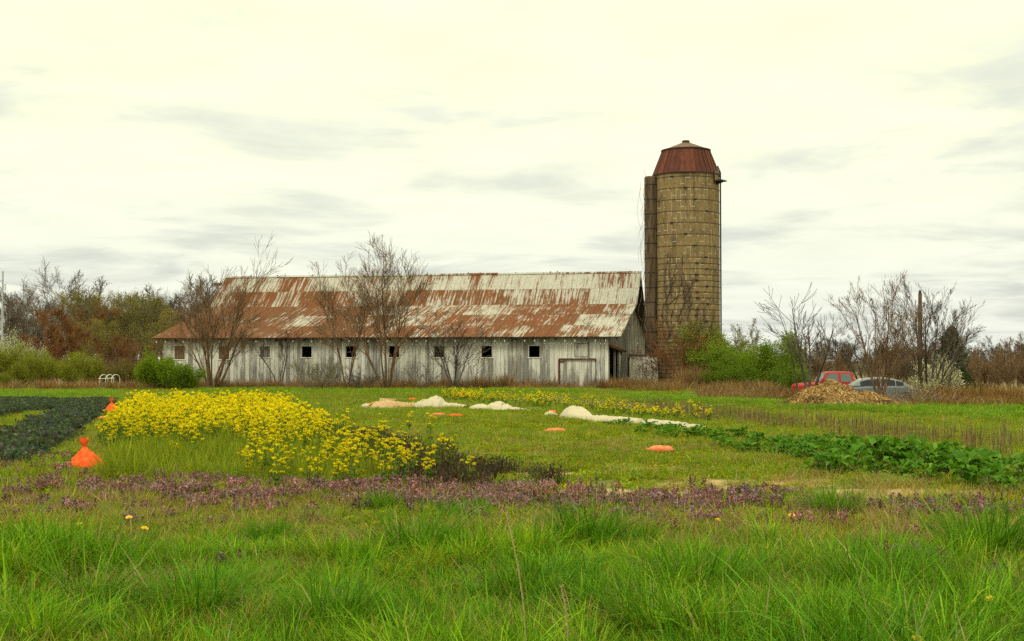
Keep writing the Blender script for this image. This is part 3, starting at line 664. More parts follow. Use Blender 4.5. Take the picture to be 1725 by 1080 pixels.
Tb(262, 657, 'bright green leafy bush at the left corner of the barn', 't18', dict(seed=87, H=2.5, stems=10, lean=.55, levels=2, kids=(9, 6), ratio=(.5, .5), ang=(.6, .6), trop=.06, r0=.03, rmin=.008, spread=.8, start=.12), BK_BROWN, [dict(n=12000, size=.09, cols=[(.17, .25, .012), (.13, .21, .010)], seed=21, jitter=.15)], name='leafy_bush', cat='bush')
Tb(303, 658, 'low dark green bush before the left barn wall', 't19', dict(seed=89, H=1.6, stems=8, lean=.7, levels=2, kids=(8, 6), ratio=(.55, .5), ang=(.6, .6), trop=.05, r0=.025, rmin=.008, spread=.6, start=.1), BK_BROWN, [dict(n=8000, size=.09, cols=[(.10, .18, .008), (.13, .20, .010)], seed=23, jitter=.13)], name='leafy_bush', cat='bush')

# --- right-hand trees
def Tr(px, Y, label, key, gp, bk, leaves=None, name='bare_tree', cat='tree', **kw): return plant_tree(name, label, cat, PX(px, Y), Y, key, gp, bk, leaves, **kw)
Tr(1364, 64, 'black sparse-limbed bare tree with upswept tips above the red pickup', 'r1', dict(seed=101, H=5.6, stems=3, lean=.34, levels=2, kids=(8, 6), ratio=(.55, .5), ang=(.85, .7), trop=.16, jit=.04, r0=.085, rmin=.010, spread=.1, start=.3), BK_DARK)
Tr(1347, 66, 'slim bare tree with upswept tips leaning away over the green bush', 'r1b', dict(seed=107, H=4.8, stems=1, lean=.1, levels=2, kids=(10, 6), ratio=(.45, .5), ang=(.8, .6), trop=.14, jit=.04, r0=.06, rmin=.010, start=.35, drift=(-.22, 0)), BK_DARK)
Tr(1481, 60, 'upright vase-shaped bare tree in front of the grey car', 'r2', dict(seed=109, H=5.9, stems=6, lean=.30, levels=3, kids=(9, 6, 5), ratio=(.52, .52, .5), ang=(.45, .5, .5), trop=.05, jit=.05, r0=.06, rmin=.0065, spread=.1, start=.2), BK_BROWN, bud(1200, [(.13, .09, .05)], .05, 27))
Tr(1560, 63, 'broad bare tree crowding the old wooden pole', 'r3', dict(seed=113, H=6.4, stems=7, lean=.40, levels=3, kids=(9, 6, 5), ratio=(.52, .52, .5), ang=(.45, .5, .5), trop=.05, jit=.05, r0=.065, rmin=.0065, spread=.3, start=.25), BK_DARK, bud(900, [(.12, .08, .05)], .05, 29))
Tr(1585, 66, 'slender bare tree on the far side of the old wooden pole', 'r4', dict(seed=127, H=5.4, stems=4, lean=.28, levels=3, kids=(8, 6, 4), ratio=(.5, .5, .5), ang=(.45, .5, .5), trop=.05, jit=.05, r0=.055, rmin=.0065, spread=.3, start=.25), BK_GREY)
WH = [(.62, .58, .46), (.7, .68, .56), (.5, .5, .34)]
Tr(1588, 68, 'white-flowering small tree below the cedar', 'r5', dict(seed=131, H=2.5, stems=4, lean=.25, levels=2, kids=(9, 6), ratio=(.45, .5), ang=(.55, .6), trop=.08, r0=.05, rmin=.010, spread=.15, start=.2), BK_DARK, [dict(n=6500, size=.075, cols=WH, seed=31, jitter=.12)], name='blossom_tree', leafname='blossom')
Tr(1556, 58, 'low pale blossoming shrub at the base of the wooden pole', 'r6', dict(seed=137, H=1.2, stems=6, lean=.5, levels=2, kids=(7, 5), ratio=(.5, .5), ang=(.55, .6), trop=.06, r0=.03, rmin=.009, spread=.6, start=.2), BK_GREY, [dict(n=1500, size=.06, cols=[(.45, .45, .3), (.3, .32, .14)], seed=33, jitter=.10)], name='blossom_shrub', cat='shrub', leafname='blossom')
# cedar: conical evergreen
def cedar():
    Y = 85.; X = PX(1603, Y); z = float(gz(X, Y)); r = empty('cedar_tree', (X, Y, z)); tag(r, 'dark green cedar rising behind the white-flowering tree', 'tree')
    H = 4.5; MB().tube([(0, 0, -.1), (.03, 0, 2), (0, 0, H)], [.12, .08, .02], 6).build('trunk', BK_BROWN, r)
    rg = np.random.default_rng(3); n = 9000; h = rg.random(n) ** .8 * H * .97 + .15; a = rg.random(n) * 2 * math.pi
    lim = 1.75 * np.clip(1 - h / H, 0, 1) ** .55 * (.35 + .95 * vnoise(a * 2.6 + 30, h * 2.6)) + .06; rad = lim * np.sqrt(rg.uniform(.15, 1, n))
    P = np.stack([np.cos(a) * rad, np.sin(a) * rad, h - .2 * rad], -1)
    V, t, c_ = cards_at(P, .15, [(.018, .04, .014), (.03, .06, .018), (.022, .05, .02)], rg, .6, .4)
    link('crown', mesh('crown', V, [t], c_), r, VEG)
cedar()
# ------------------------------------------------------------------ woods: individual trees of a few kinds
FK = {
 'wa': (dict(seed=204, H=10.5, stems=1, lean=.02, levels=3, kids=(16, 9, 6), ratio=(.50, .55, .55), ang=(.8, .6, .6), trop=.04, jit=.06, r0=.16, rmin=.0105, start=.35), BK_GREY, bud(2500, [(.17, .13, .09), (.13, .10, .07)], .07, 41, .10)),
 'wb': (dict(seed=203, H=10.0, stems=2, lean=.13, levels=3, kids=(11, 8, 6), ratio=(.46, .5, .55), ang=(.6, .6, .6), trop=.04, jit=.06, r0=.14, rmin=.0105, spread=.3, start=.2), BK_DARK, bud(2500, [(.16, .115, .08), (.115, .09, .065)], .07, 43, .10)),
 'wc': (dict(seed=205, H=8.6, stems=3, lean=.2, levels=3, kids=(10, 8, 6), ratio=(.46, .5, .55), ang=(.55, .6, .6), trop=.04, jit=.06, r0=.12, rmin=.0105, spread=.3, start=.15), BK_GREY, bud(8000, [(.21, .20, .03), (.17, .155, .03), (.25, .22, .035)], .12, 45, .2)),
 'wd': (dict(seed=207, H=6.4, stems=5, lean=.3, levels=3, kids=(9, 8, 5), ratio=(.46, .5, .55), ang=(.5, .6, .6), trop=.05, jit=.06, r0=.08, rmin=.015, spread=.5, start=.12), BK_RED, bud(9000, [(.20, .092, .034), (.17, .085, .035), (.16, .10, .045)], .10, 47, .16)),
 'we': (dict(seed=209, H=4.4, stems=8, lean=.45, levels=3, kids=(8, 6, 5), ratio=(.48, .5, .5), ang=(.5, .6, .6), trop=.05, jit=.06, r0=.05, rmin=.010, spread=1.2, start=.1), BK_BROWN, bud(4500, [(.17, .115, .065), (.14, .10, .06), (.18, .13, .07)], .065, 49, .16)),
 'wf': (dict(seed=211, H=4.0, stems=9, lean=.5, levels=2, kids=(10, 7), ratio=(.5, .5), ang=(.55, .6), trop=.08, r0=.045, rmin=.012, spread=1.2, start=.1), BK_BROWN, bud(15000, [(.19, .23, .018), (.14, .185, .015), (.24, .25, .025)], .10, 51, .2)),
 'wg': (dict(seed=213, H=4.2, stems=8, lean=.45, levels=2, kids=(9, 7), ratio=(.5, .5), ang=(.55, .6), trop=.08, r0=.045, rmin=.012, spread=1.2, start=.1), BK_BROWN, bud(11000, [(.18, .17, .03), (.14, .13, .03), (.18, .12, .04)], .10, 53, .2)),
 'wh': (dict(seed=215, H=3.2, stems=7, lean=.4, levels=2, kids=(9, 7), ratio=(.5, .5), ang=(.55, .6), trop=.10, r0=.04, rmin=.012, spread=.8, start=.1), BK_GREY, bud(7000, WH + [(.3, .33, .15)], .085, 55, .16)),
 'wi': (dict(seed=217, H=5.6, stems=4, lean=.3, levels=3, kids=(10, 7, 6), ratio=(.46, .5, .55), ang=(.55, .6, .6), trop=.04, jit=.06, r0=.09, rmin=.0105, spread=.5, start=.1), BK_DARK, bud(3000, [(.15, .115, .075), (.11, .085, .06)], .07, 57, .14)),
}
FH = {k_: v[0]['H'] for k_, v in FK.items()}
rgw = random.Random(77)
def wood(kind, px, top, Y, name, label, cat, group=None, wide=1.0, leafname='foliage'):
    gp, bk, lf = FK[kind]; h = PZ(top, Y) - float(gz(PX(px, Y), Y)); s = h / FH[kind] * 1.02
    return plant_tree(name, label, cat, PX(px, Y), Y, kind, gp, bk, lf, group, rgw.uniform(0, 6.28), (s * wide, s * wide, s), leafname=leafname)
LW = 'bare grey trees of the wood left of the barn'
for (px, top, Y) in [(28, 478, 150), (60, 468, 146), (128, 482, 150), (160, 486, 140), (195, 474, 152), (228, 482, 143), (262, 486, 150), (300, 466, 146), (335, 452, 140), (372, 466, 150), (408, 462, 152), (440, 474, 156), (48, 492, 136), (110, 494, 134), (150, 502, 130), (205, 496, 131), (250, 498, 133), (300, 494, 128), (345, 490, 126), (385, 492, 132), (12, 500, 134), (475, 474, 160)]:
    wood(rgw.choice(('wa', 'wb', 'wb', 'wi')), px, top + rgw.uniform(-4, 4), Y, 'bare_tree', 'bare grey tree in the wood left of and behind the barn', 'tree', LW, 1.0 if top < 490 else 1.15)
wood('wa', 90, 433, 138, 'bare_tree', 'tallest bare tree with a wide open crown above the left wood', 'tree', None, 1.0)
for (px, top, Y) in [(20, 468, 190), (70, 480, 190), (120, 484, 190), (180, 482, 190), (240, 484, 190), (290, 474, 190), (350, 470, 190), (400, 472, 190), (45, 505, 170), (150, 500, 172), (270, 500, 171), (215, 505, 168), (330, 500, 168), (100, 500, 170)]:
    wood(rgw.choice(('wb', 'wi')), px, top, Y, 'bare_tree', 'bare tree deep at the back of the left wood', 'tree', 'bare trees at the back of the left wood', 1.25)
for (px, top, Y, lb) in [(118, 508, 118, 'red-brown budding tree standing tallest before the left wood'), (70, 556, 108, 'low red-brown thicket under the tall open-crowned tree'), (192, 560, 112, 'red-brown thicket midway along the left wood'), (230, 570, 106, 'red-brown thicket close to the left end of the barn')]:
    wood('wd', px, top, Y, 'budding_tree', lb, 'tree', None, 1.1)
for (px, top, Y, lb) in [(255, 494, 124, 'olive-yellow budding tree close behind the barn roof end'), (215, 492, 128, 'olive-yellow budding tree at the middle of the left wood'), (172, 536, 114, 'small yellow-green tree beside the red-brown tree'), (150, 488, 130, 'olive budding tree deep behind the red-brown tree'), (290, 520, 118, 'olive budding tree half hidden by the barn roof end')]:
    wood('wc', px, top, Y, 'budding_tree', lb, 'tree', None, 1.0)
for (px, top, Y) in [(160, 590, 100), (205, 588, 99), (250, 590, 101), (120, 600, 98), (30, 600, 98), (85, 604, 97), (275, 575, 103), (225, 604, 97), (180, 605, 97)]:
    wood('we', px, top, Y, 'brown_thicket', 'brown leafless thicket along the edge of the left wood', 'thicket', 'brown thickets at the left wood edge', 1.15)
for (px, top, Y, lb) in [(20, 578, 90, 'green leafing bush farthest left at the field edge'), (62, 592, 88, 'green leafing bush under the small white blossoms'), (108, 590, 92, 'green leafing bush right of the white blossoms'), (145, 592, 88, 'tall green leafing bush just left of the white hoop frame'), (205, 604, 93, 'olive green bush right behind the white hoop frame'), (5, 625, 80, 'small pale green bush at the left picture edge')]:
    wood('wf' if px < 180 else 'wg', px, top, Y, 'leafy_bush', lb, 'bush', None, 1.1)
for (px, top, Y, lb) in [(240, 600, 90, 'olive brown bush between hoop frame and bright green bush'), (45, 600, 94, 'olive brown bush among the far left green bushes'), (172, 612, 95, 'olive brown bush behind the hoop frame arches')]:
    wood('wg', px, top, Y, 'leafy_bush', lb, 'bush', None, 1.1)
wood('wh', 10, 556, 97, 'blossom_tree', 'white-blossoming tree by the metal pole at far left', 'tree', None, .8, 'blossom')
wood('wh', 57, 578, 95, 'blossom_tree', 'small white-blossoming tree above the left green bushes', 'tree', None, .6, 'blossom')
# right wood line
for (px, top, Y) in [(1290, 575, 112), (1315, 560, 118), (1338, 572, 108), (1362, 568, 118), (1390, 566, 108), (1410, 548, 112), (1432, 565, 120), (1455, 560, 112), (1478, 570, 108), (1502, 562, 116), (1525, 566, 110), (1548, 556, 118), (1570, 560, 112), (1425, 580, 100), (1395, 585, 98), (1500, 585, 100), (1540, 585, 98), (1345, 590, 98), (1465, 590, 98), (1300, 592, 100)]:
    wood(rgw.choice(('wi', 'wb', 'we')), px, top, Y, 'bare_tree', 'small bare tree in the far line behind the parked cars', 'tree', 'bare trees behind the parked cars', 1.2)
for (px, top, Y) in [(1640, 582, 104), (1665, 570, 108), (1692, 584, 106), (1715, 572, 112), (1740, 570, 108), (1650, 595, 98), (1680, 598, 97), (1710, 596, 98), (1622, 600, 96), (1740, 596, 98)]:
    wood('we', px, top, Y, 'brown_thicket', 'rounded brown bare thicket at the far right', 'thicket', 'brown thickets at the far right', 1.05)
for (px, top, Y) in [(1660, 566, 150), (1700, 560, 150), (1720, 556, 140), (1630, 574, 150)]:
    wood('wi', px, top, Y, 'bare_tree', 'bare tree showing above the far right thickets', 'tree', 'bare trees above the far right thickets', 1.1)

# vines on silo and chute (bare, hanging)
rg = np.random.default_rng(9)
vb = MB()
for i in range(12):
    z0 = rg.uniform(6, 13.8); x = SX + chx - rg.uniform(.40, .75); y = SY + chy - rg.uniform(-.2, .5); ln = rg.uniform(1.2, 3.5)
    vb.tube([(x + .25 * math.sin(t * 5 + i) * t - .12 * t, y + rg.normal(0, .03), z0 - ln * t) for t in np.linspace(0, 1, 7)], .008, 3, False)
for i in range(7):
    x = SX + chx - .3; z0 = 2 + i * 1.7; vb.tube([(x - .15 - .1 * math.sin(i + t * 7), SY + chy - .36, z0 + 2.2 * t) for t in np.linspace(0, 1, 6)], .012, 3, False)
tag(vb.build('hanging_vine', BK_PALE), 'wispy bare vines hanging off the chute beside the silo', 'vine')
vb = MB()
for i in range(34):      # creeper clinging to the silo wall
    th = to_cam - rg.uniform(-.15, .75) if i < 22 else to_cam + rg.uniform(.1, .75); z = rg.uniform(2.5, 6.5) if i < 22 else rg.uniform(1.5, 3.5); P = []
    n = 9; dth = rg.normal(.02, .03) if i < 22 else rg.normal(0, .03); dz = rg.uniform(.25, .42)
    for q in range(n): P.append((SX + (SR + .05) * math.cos(th), SY + (SR + .05) * math.sin(th), z)); th += dth + rg.normal(0, .025); z += dz * rg.uniform(.3, 1.1)
    vb.tube(P, np.linspace(.022, .010, n), 3, False)
    for q in range(16):
        b = P[rg.integers(1, n)]; a = math.atan2(b[1] - SY, b[0] - SX); vb.tube([b, (SX + (SR + .07) * math.cos(a + rg.normal(0, .07)), SY + (SR + .07) * math.sin(a + rg.normal(0, .07)), b[2] + rg.uniform(.05, .5))], .010, 3, False)
tag(vb.build('creeper', BK_DARK), 'dark leafless creeper climbing the lower silo staves', 'vine')

# ------------------------------------------------------------------ scattered ground plants (meshes that a node tree places)
def scatter(name, label, cat, variants, X, Y, rz, sc, tint, z=None, tilt=None, idx=None, parent=None, local=None):
    n = len(X); rg = np.random.default_rng(len(name) + n)
    Z = gz(X, Y) if z is None else z
    me = bpy.data.meshes.new(name); me.vertices.add(n); me.vertices.foreach_set('co', np.stack([X, Y, Z], -1).astype(np.float32).ravel())
    rot = np.zeros((n, 3), np.float32); rot[:, 2] = rz
    if tilt is not None: rot[:, :2] = tilt
    a = me.attributes.new('rot', 'FLOAT_VECTOR', 'POINT'); a.data.foreach_set('vector', rot.ravel())
    s3 = np.asarray(sc, np.float32); s3 = np.repeat(s3[:, None], 3, 1) if s3.ndim == 1 else s3
    a = me.attributes.new('scl', 'FLOAT_VECTOR', 'POINT'); a.data.foreach_set('vector', np.ascontiguousarray(s3, np.float32).ravel())
    a = me.attributes.new('idx', 'INT', 'POINT'); a.data.foreach_set('value', (rg.integers(0, len(variants), n) if idx is None else idx).astype(np.int32))
    a = me.attributes.new('tint', 'FLOAT_COLOR', 'POINT'); c4 = np.ones((n, 4), np.float32); c4[:, :3] = tint; a.data.foreach_set('color', c4.ravel())
    col = bpy.data.collections.new(name + '_kinds')
    for i, v in enumerate(variants): col.objects.link(bpy.data.objects.new('%s_kind_%02d' % (name, i), v))
    g = bpy.data.node_groups.new(name, 'GeometryNodeTree')
    g.interface.new_socket('Geometry', in_out='INPUT', socket_type='NodeSocketGeometry'); g.interface.new_socket('Geometry', in_out='OUTPUT', socket_type='NodeSocketGeometry')
    gi = g.nodes.new('NodeGroupInput'); go = g.nodes.new('NodeGroupOutput'); ip = g.nodes.new('GeometryNodeInstanceOnPoints'); ci = g.nodes.new('GeometryNodeCollectionInfo')
    ci.inputs['Collection'].default_value = col; ci.inputs['Separate Children'].default_value = True; ci.inputs['Reset Children'].default_value = True
    def na(nm, ty): x = g.nodes.new('GeometryNodeInputNamedAttribute'); x.data_type = ty; x.inputs['Name'].default_value = nm; return x.outputs['Attribute']
    g.links.new(gi.outputs[0], ip.inputs['Points']); g.links.new(ci.outputs[0], ip.inputs['Instance']); ip.inputs['Pick Instance'].default_value = True
    g.links.new(na('idx', 'INT'), ip.inputs['Instance Index']); g.links.new(na('rot', 'FLOAT_VECTOR'), ip.inputs['Rotation']); g.links.new(na('scl', 'FLOAT_VECTOR'), ip.inputs['Scale'])
    g.links.new(ip.outputs[0], go.inputs[0])
    o_ = link(name, me, parent); mo = o_.modifiers.new('scatter', 'NODES'); mo.node_group = g
    tag(o_, label, cat, kind='stuff'); return o_
def blades(rg, n, h, wdt, rad, lean=.5, curl=.6, cols=((.05, .12, .012),), dead=0., hv=.35, deadc=(.34, .25, .12)):
    """n grass blades (three tapering segments) rooted in a disc of radius rad"""
    a = rg.random(n) * 2 * math.pi; r = rad * np.sqrt(rg.random(n)); bx, by = np.cos(a) * r, np.sin(a) * r
    d = a + rg.normal(0, .9, n); hh = h * (1 + hv * rg.normal(0, 1, n)).clip(.35, 1.7); l = np.abs(rg.normal(0, lean, n)) + .25 * lean * r / (rad + 1e-6); cu = np.abs(rg.normal(0, curl, n))
    ts = np.array([0, .38, .72, 1.0]); V = np.zeros((n, 7, 3)); px, py = -np.sin(d + rg.normal(0, .5, n)), np.cos(d + rg.normal(0, .5, n)); ww = wdt * rg.uniform(.6, 1.4, n)
    for i, t in enumerate(ts):
        off = hh * (l * t + cu * t * t * .55); up = hh * (t - .32 * cu * t * t * t)
        cx_, cy_ = bx + np.cos(d) * off, by + np.sin(d) * off; hw = ww * .5 * (1, .9, .6, 0)[i]
        if i < 3:
            V[:, 2 * i] = np.stack([cx_ - px * hw, cy_ - py * hw, up], -1); V[:, 2 * i + 1] = np.stack([cx_ + px * hw, cy_ + py * hw, up], -1)
        else: V[:, 6] = np.stack([cx_, cy_, up], -1)
    b = np.arange(n)[:, None] * 7
    T = np.concatenate([b + f for f in ([0, 1, 3], [0, 3, 2], [2, 3, 5], [2, 5, 4], [4, 5, 6])])
    cc = np.array(cols)[rg.integers(0, len(cols), n)] * rg.uniform(.7, 1.3, (n, 1)); dm = rg.random(n) < dead; cc[dm] = np.array(deadc) * rg.uniform(.6, 1.3, (dm.sum(), 1))
    return V.reshape(-1, 3), T, np.repeat(cc, 7, 0)
def join(parts):
    Vs, Ts, Cs, o = [], [], [], 0
    for V, T, c_ in parts: Vs.append(V); Ts.append(T + o); Cs.append(c_); o += len(V)
    return np.concatenate(Vs), np.concatenate(Ts), np.concatenate(Cs)
def vm(name, part, m=None):
    V, T, c_ = part; me = mesh(name, V, [T], c_); me.materials.append(m or VEGI); return me
rg = np.random.default_rng(100)
GR = [(.080, .205, .006), (.105, .25, .008), (.14, .28, .010), (.19, .31, .016), (.055, .155, .006)]
YG = [(.20, .245, .008), (.25, .275, .010), (.15, .205, .008), (.29, .26, .018)]
tall = [vm('tall_grass', blades(rg, 80, .25, .0075, .085, .55, .85, GR, .018)) for _ in range(7)]
mid = [vm('mid_grass', blades(rg, 60, .125, .0065, .15, .55, .8, GR + YG[:2], .05)) for _ in range(6)]
short = [vm('short_grass', blades(rg, 60, .085, .006, .16, .6, .6, YG + GR[:2], .10)) for _ in range(5)]
dry = [vm('dry_grass', blades(rg, 55, .11, .0045, .16, .7, .7, [(.30, .21, .085), (.25, .18, .07), (.22, .20, .04), (.19, .20, .02), (.26, .15, .08)], .3)) for _ in range(4)]
straw = [vm('straw', blades(rg, 60, .75, .016, .28, .22, .35, [(.25, .145, .06), (.20, .11, .045), (.32, .21, .10), (.15, .085, .04)], .1)) for _ in range(5)]
def weed_clump(n=70, rad=.16, h=.06, cols=YG, s=.028):
    a = rg.random(n) * 2 * math.pi; r = rad * np.sqrt(rg.random(n)); P = np.stack([np.cos(a) * r, np.sin(a) * r, h * rg.random(n) * (1.2 - r / rad * .7)], -1)
    return cards_at(P, s, cols, rg, .25, .8)
weeds = [vm('clover', weed_clump(cols=YG + [(.16, .275, .010), (.21, .31, .012), (.27, .31, .015)])) for _ in range(5)]
def nettle():
    parts = []; n = rg.integers(5, 9)
    for q in range(n):
        a, r = rg.random() * 6.28, .13 * math.sqrt(rg.random()); x, y = math.cos(a) * r, math.sin(a) * r; h = rg.uniform(.10, .19)
        parts.append(cards_at(np.stack([x + rg.normal(0, .010, 9), y + rg.normal(0, .010, 9), h * rg.uniform(.1, .62, 9)], -1), .026, [(.06, .09, .018), (.09, .10, .03)], rg, .3, .8))
        P = np.stack([x + rg.normal(0, .009, 22), y + rg.normal(0, .009, 22), h * rg.uniform(.6, 1.0, 22)], -1)
        parts.append(cards_at(P, .023, [(.19, .08, .09), (.28, .13, .18), (.42, .25, .34), (.34, .18, .25), (.15, .07, .05), (.13, .11, .04)], rg, .3, .8))
    return join(parts)
net = [vm('dead_nettle', nettle()) for _ in range(6)]
def tint(n, v=.2, warm=.12):
    b = 1 + v * rg.normal(0, 1, n).clip(-2, 2); wv = warm * rg.normal(0, 1, n).clip(-2, 2); return np.stack([b * (1 + wv), b, b * (1 - wv * .5)], -1).clip(.3, 2)
def field(n, y0, y1, mx=2.0):
    u = rg.random(n); Y = np.sqrt(y0 ** 2 + u * (y1 ** 2 - y0 ** 2)); X = (rg.random(n) * 2 - 1) * (.40 * Y + mx); return X, Y
def rot(n): return rg.random(n) * 2 * math.pi
BARE = [(G(px, py), r) for px, py, r in ((1035, 832, 1.35), (925, 796, 1.0), (1280, 812, 1.1), (1520, 832, 1.1), (155, 778, .5), (640, 758, .9), (1120, 790, .9), (1400, 825, .8))]
def bare_mask(X, Y):
    m = np.zeros(len(X))
    for (x, y), r in BARE: m = np.maximum(m, np.clip(1.25 - np.sqrt(((X - x) * .5) ** 2 + (Y - y) ** 2) / r, 0, 1))
    return m * .97
def inbed(X, Y):
    s = sbed(X, Y); return ((s > -1.6) & (s < 3.2) & (Y > 17.5) & (Y < 43)) | ((s > -3.7) & (s < -2.4) & (Y > 21) & (Y < 60)) | ((s > 10.3) & (s < 12.7) & (Y > 17) & (Y < 37))
THATCH = [(G(px, py), r) for px, py, r in ((1620, 965, 1.0), (1560, 1065, .8), (620, 905, .9), (230, 872, 1.6), (1260, 895, 1.4), (90, 862, 1.3), (780, 915, .5), (420, 880, 1.2), (1020, 880, .8), (1500, 900, 1.2), (870, 900, .7), (1700, 1000, .6), (1180, 930, .7), (300, 920, .8), (560, 960, .5), (850, 985, .5), (180, 1000, .5))]
def thatch(X, Y):
    m = np.zeros(len(X))
    for (x, y), r in THATCH: m = np.maximum(m, np.clip(1.5 - 1.2 * np.sqrt(((X - x) * .8) ** 2 + (Y - y) ** 2) / r, 0, 1))
    return m * smooth(.25, .5, fnoise(X * 1.7 + 4, Y * 1.7 + 9))
# tall lush grass in the foreground
X, Y = field(6500, 6.2, 17.5, 2.5); nz_ = fnoise(X * .55 + 17, Y * .55 + 5); edge = 11.7 + 1.6 * (fnoise(X * .4, X * 0 + 3) - .5) * 2
p = smooth(edge + 1.6, edge - 1.2, Y) * (.16 + .95 * smooth(.40, .58, nz_)); brn = smooth(.55, .66, fnoise(X * .8 + 50, Y * .8)) ; kp = rg.random(len(X)) < p * (1 - .75 * brn) * (1 - .95 * thatch(X, Y)); X, Y, nz_ = X[kp], Y[kp], nz_[kp]
n = len(X); s_ = (.45 + .65 * smooth(.35, .7, nz_)) * rg.uniform(.75, 1.25, n) * (1 - .35 * smooth(11, 15, Y))
lf_ = smooth(.38, .66, fnoise(X * .8 + 3, Y * .8 + 8))[:, None]; lushtint = tint(n, .18, .14) * (np.array([[1.35, 1.18, 1.0]]) * (1 - lf_) + np.array([[.78, .88, .88]]) * lf_)
scatter('tall_grass', 'lush green grass across the foreground', 'grass', tall, X, Y, rot(n), np.stack([s_ * 1.05, s_ * 1.05, s_], -1), lushtint, tilt=rg.normal(0, .14, (n, 2)))
X, Y = field(9000, 6.2, 17, 2.5); kp = rg.random(len(X)) < (1 - thatch(X, Y)) * smooth(13.8, 10.5, Y) * (1 - .8 * smooth(.54, .66, fnoise(X * .8 + 50, Y * .8))); X, Y = X[kp], Y[kp]; n = len(X)
scatter('mid_grass', 'ankle-high green grass between the foreground tussocks', 'grass', mid, X, Y, rot(n), rg.uniform(.6, 1.3, n), tint(n, .2, .16), tilt=rg.normal(0, .15, (n, 2)))
# low turf everywhere
X, Y = field(36000, 7, 40, 3); kp = rg.random(len(X)) < (.95 - .8 * smooth(.42, .64, fnoise(X * .55 + 7, Y * .45))) * (1 - bare_mask(X, Y)); X, Y = X[kp], Y[kp]; n = len(X)
scatter('short_grass', 'short patchy green turf over the field', 'grass', short, X, Y, rot(n), rg.uniform(.6, 1.35, n), tint(n, .2, .16), tilt=rg.normal(0, .12, (n, 2)))
X, Y = field(30000, 38, 86, 5); kp = (rg.random(len(X)) < .25 + .75 * smooth(.42, .6, fnoise(X * .22 + 7, Y * .14))) & (Y < 80 - .2 * X) & ~((sbed(X, Y) > 15.6) & (sbed(X, Y) < 18.6) & (rg.random(len(X)) < .75)); X, Y = X[kp], Y[kp]; n = len(X)
gt = tint(n, .15, .15); gt *= np.where(fnoise(X * .10 + 3, Y * .16) > .5, 1.0, .9)[:, None] * np.array([.95, 1.0, .9])
scatter('far_turf', 'short turf between the beds and the barn', 'grass', short, X, Y, rot(n), np.stack([rg.uniform(1.3, 2.4, n)] * 2 + [rg.uniform(.8, 1.7, n)], -1), gt)
X, Y = field(30000, 13, 46, 2); kp = rg.random(len(X)) < smooth(.38, .6, fnoise(X * .7 + 31, Y * .7 + 11)) * (1 - bare_mask(X, Y)); X, Y = X[kp], Y[kp]; n = len(X)
scatter('clover', 'yellow-green low weeds spread over the worn turf', 'weeds', weeds, X, Y, rot(n), rg.uniform(.7, 1.7, n), tint(n, .2, .12))
X, Y = field(18000, 7, 30, 2); kp = rg.random(len(X)) < smooth(.46, .62, fnoise(X * .8 + 50, Y * .8)) * (1 - .75 * smooth(15, 18.5, Y)) + thatch(X, Y) * .9; X, Y = X[kp], Y[kp]; n = len(X)
scatter('dry_grass', 'dry tan grass wisps among the green', 'grass', dry, X, Y, rot(n), rg.uniform(.6, 1.3, n), tint(n, .2, .06), tilt=rg.normal(0, .15, (n, 2)))
# bright strips of taller grass at the field's far edge
def strip(px0, py0, px1, py1, n, w):
    t = rg.random(n); px = px0 + (px1 - px0) * t; py = py0 + (py1 - py0) * t + rg.normal(0, w, n); Y = CAMH * F / (py - HZ); return PX(px, Y), Y
XY = [strip(1060, 671, 1535, 695, 1300, 2.2), strip(1535, 694, 1725, 706, 500, 4), strip(0, 668, 190, 666, 500, 3), strip(430, 662, 1000, 660, 700, 1.3), strip(330, 661, 500, 662, 250, 1.2), strip(1530, 690, 1725, 693, 250, 2)]
X = np.concatenate([a for a, b in XY]); Y = np.concatenate([b for a, b in XY]); n = len(X)
scatter('verge_grass', 'fresh green grass along the far field edge', 'grass', tall, X, Y, rot(n), np.stack([rg.uniform(1.3, 2.2, n)] * 2 + [rg.uniform(.35, .75, n)], -1), tint(n, .14, .12) * np.array([1.2, 1.02, .9]))
# purple dead-nettle band
pts = []
for (px, py, rx, ry, n) in ((60, 800, 2.0, 1.2, 260), (240, 828, 2.0, 1.3, 900), (330, 815, 1.4, 1.0, 500), (420, 850, 1.8, .9, 650), (560, 850, 1.6, .9, 650), (700, 838, 1.6, .9, 600), (850, 845, 1.4, .8, 560), (1150, 856, 1.1, .55, 420), (1240, 840, .9, .4, 120), (1500, 860, 1.2, .5, 300), (1640, 866, 1.5, .5, 420), (1600, 950, .5, .35, 60), (1300, 890, 1.4, .8, 110), (30, 785, 1.2, .8, 160), (960, 862, 1., .5, 160), (300, 870, 2.4, .8, 140), (1690, 990, .5, .4, 30), (800, 930, 3.0, 1.5, 60)):
    x, y = G(px, py); pts.append(np.stack([x + rg.normal(0, rx, n) * .9, y + rg.normal(0, ry, n) * .9], -1))
P = np.concatenate(pts); X, Y = P[:, 0], P[:, 1]; kp = rg.random(len(X)) < .07 + .26 * smooth(.44, .64, fnoise(X * .9 + 5, Y * 1.3 + 2)); X, Y = X[kp], Y[kp]; n = len(X)
scatter('dead_nettle', 'band of purple dead-nettle behind the tall foreground grass', 'flowers', net, X, Y, rot(n), rg.uniform(.65, 1.1, n), tint(n, .2, .1))
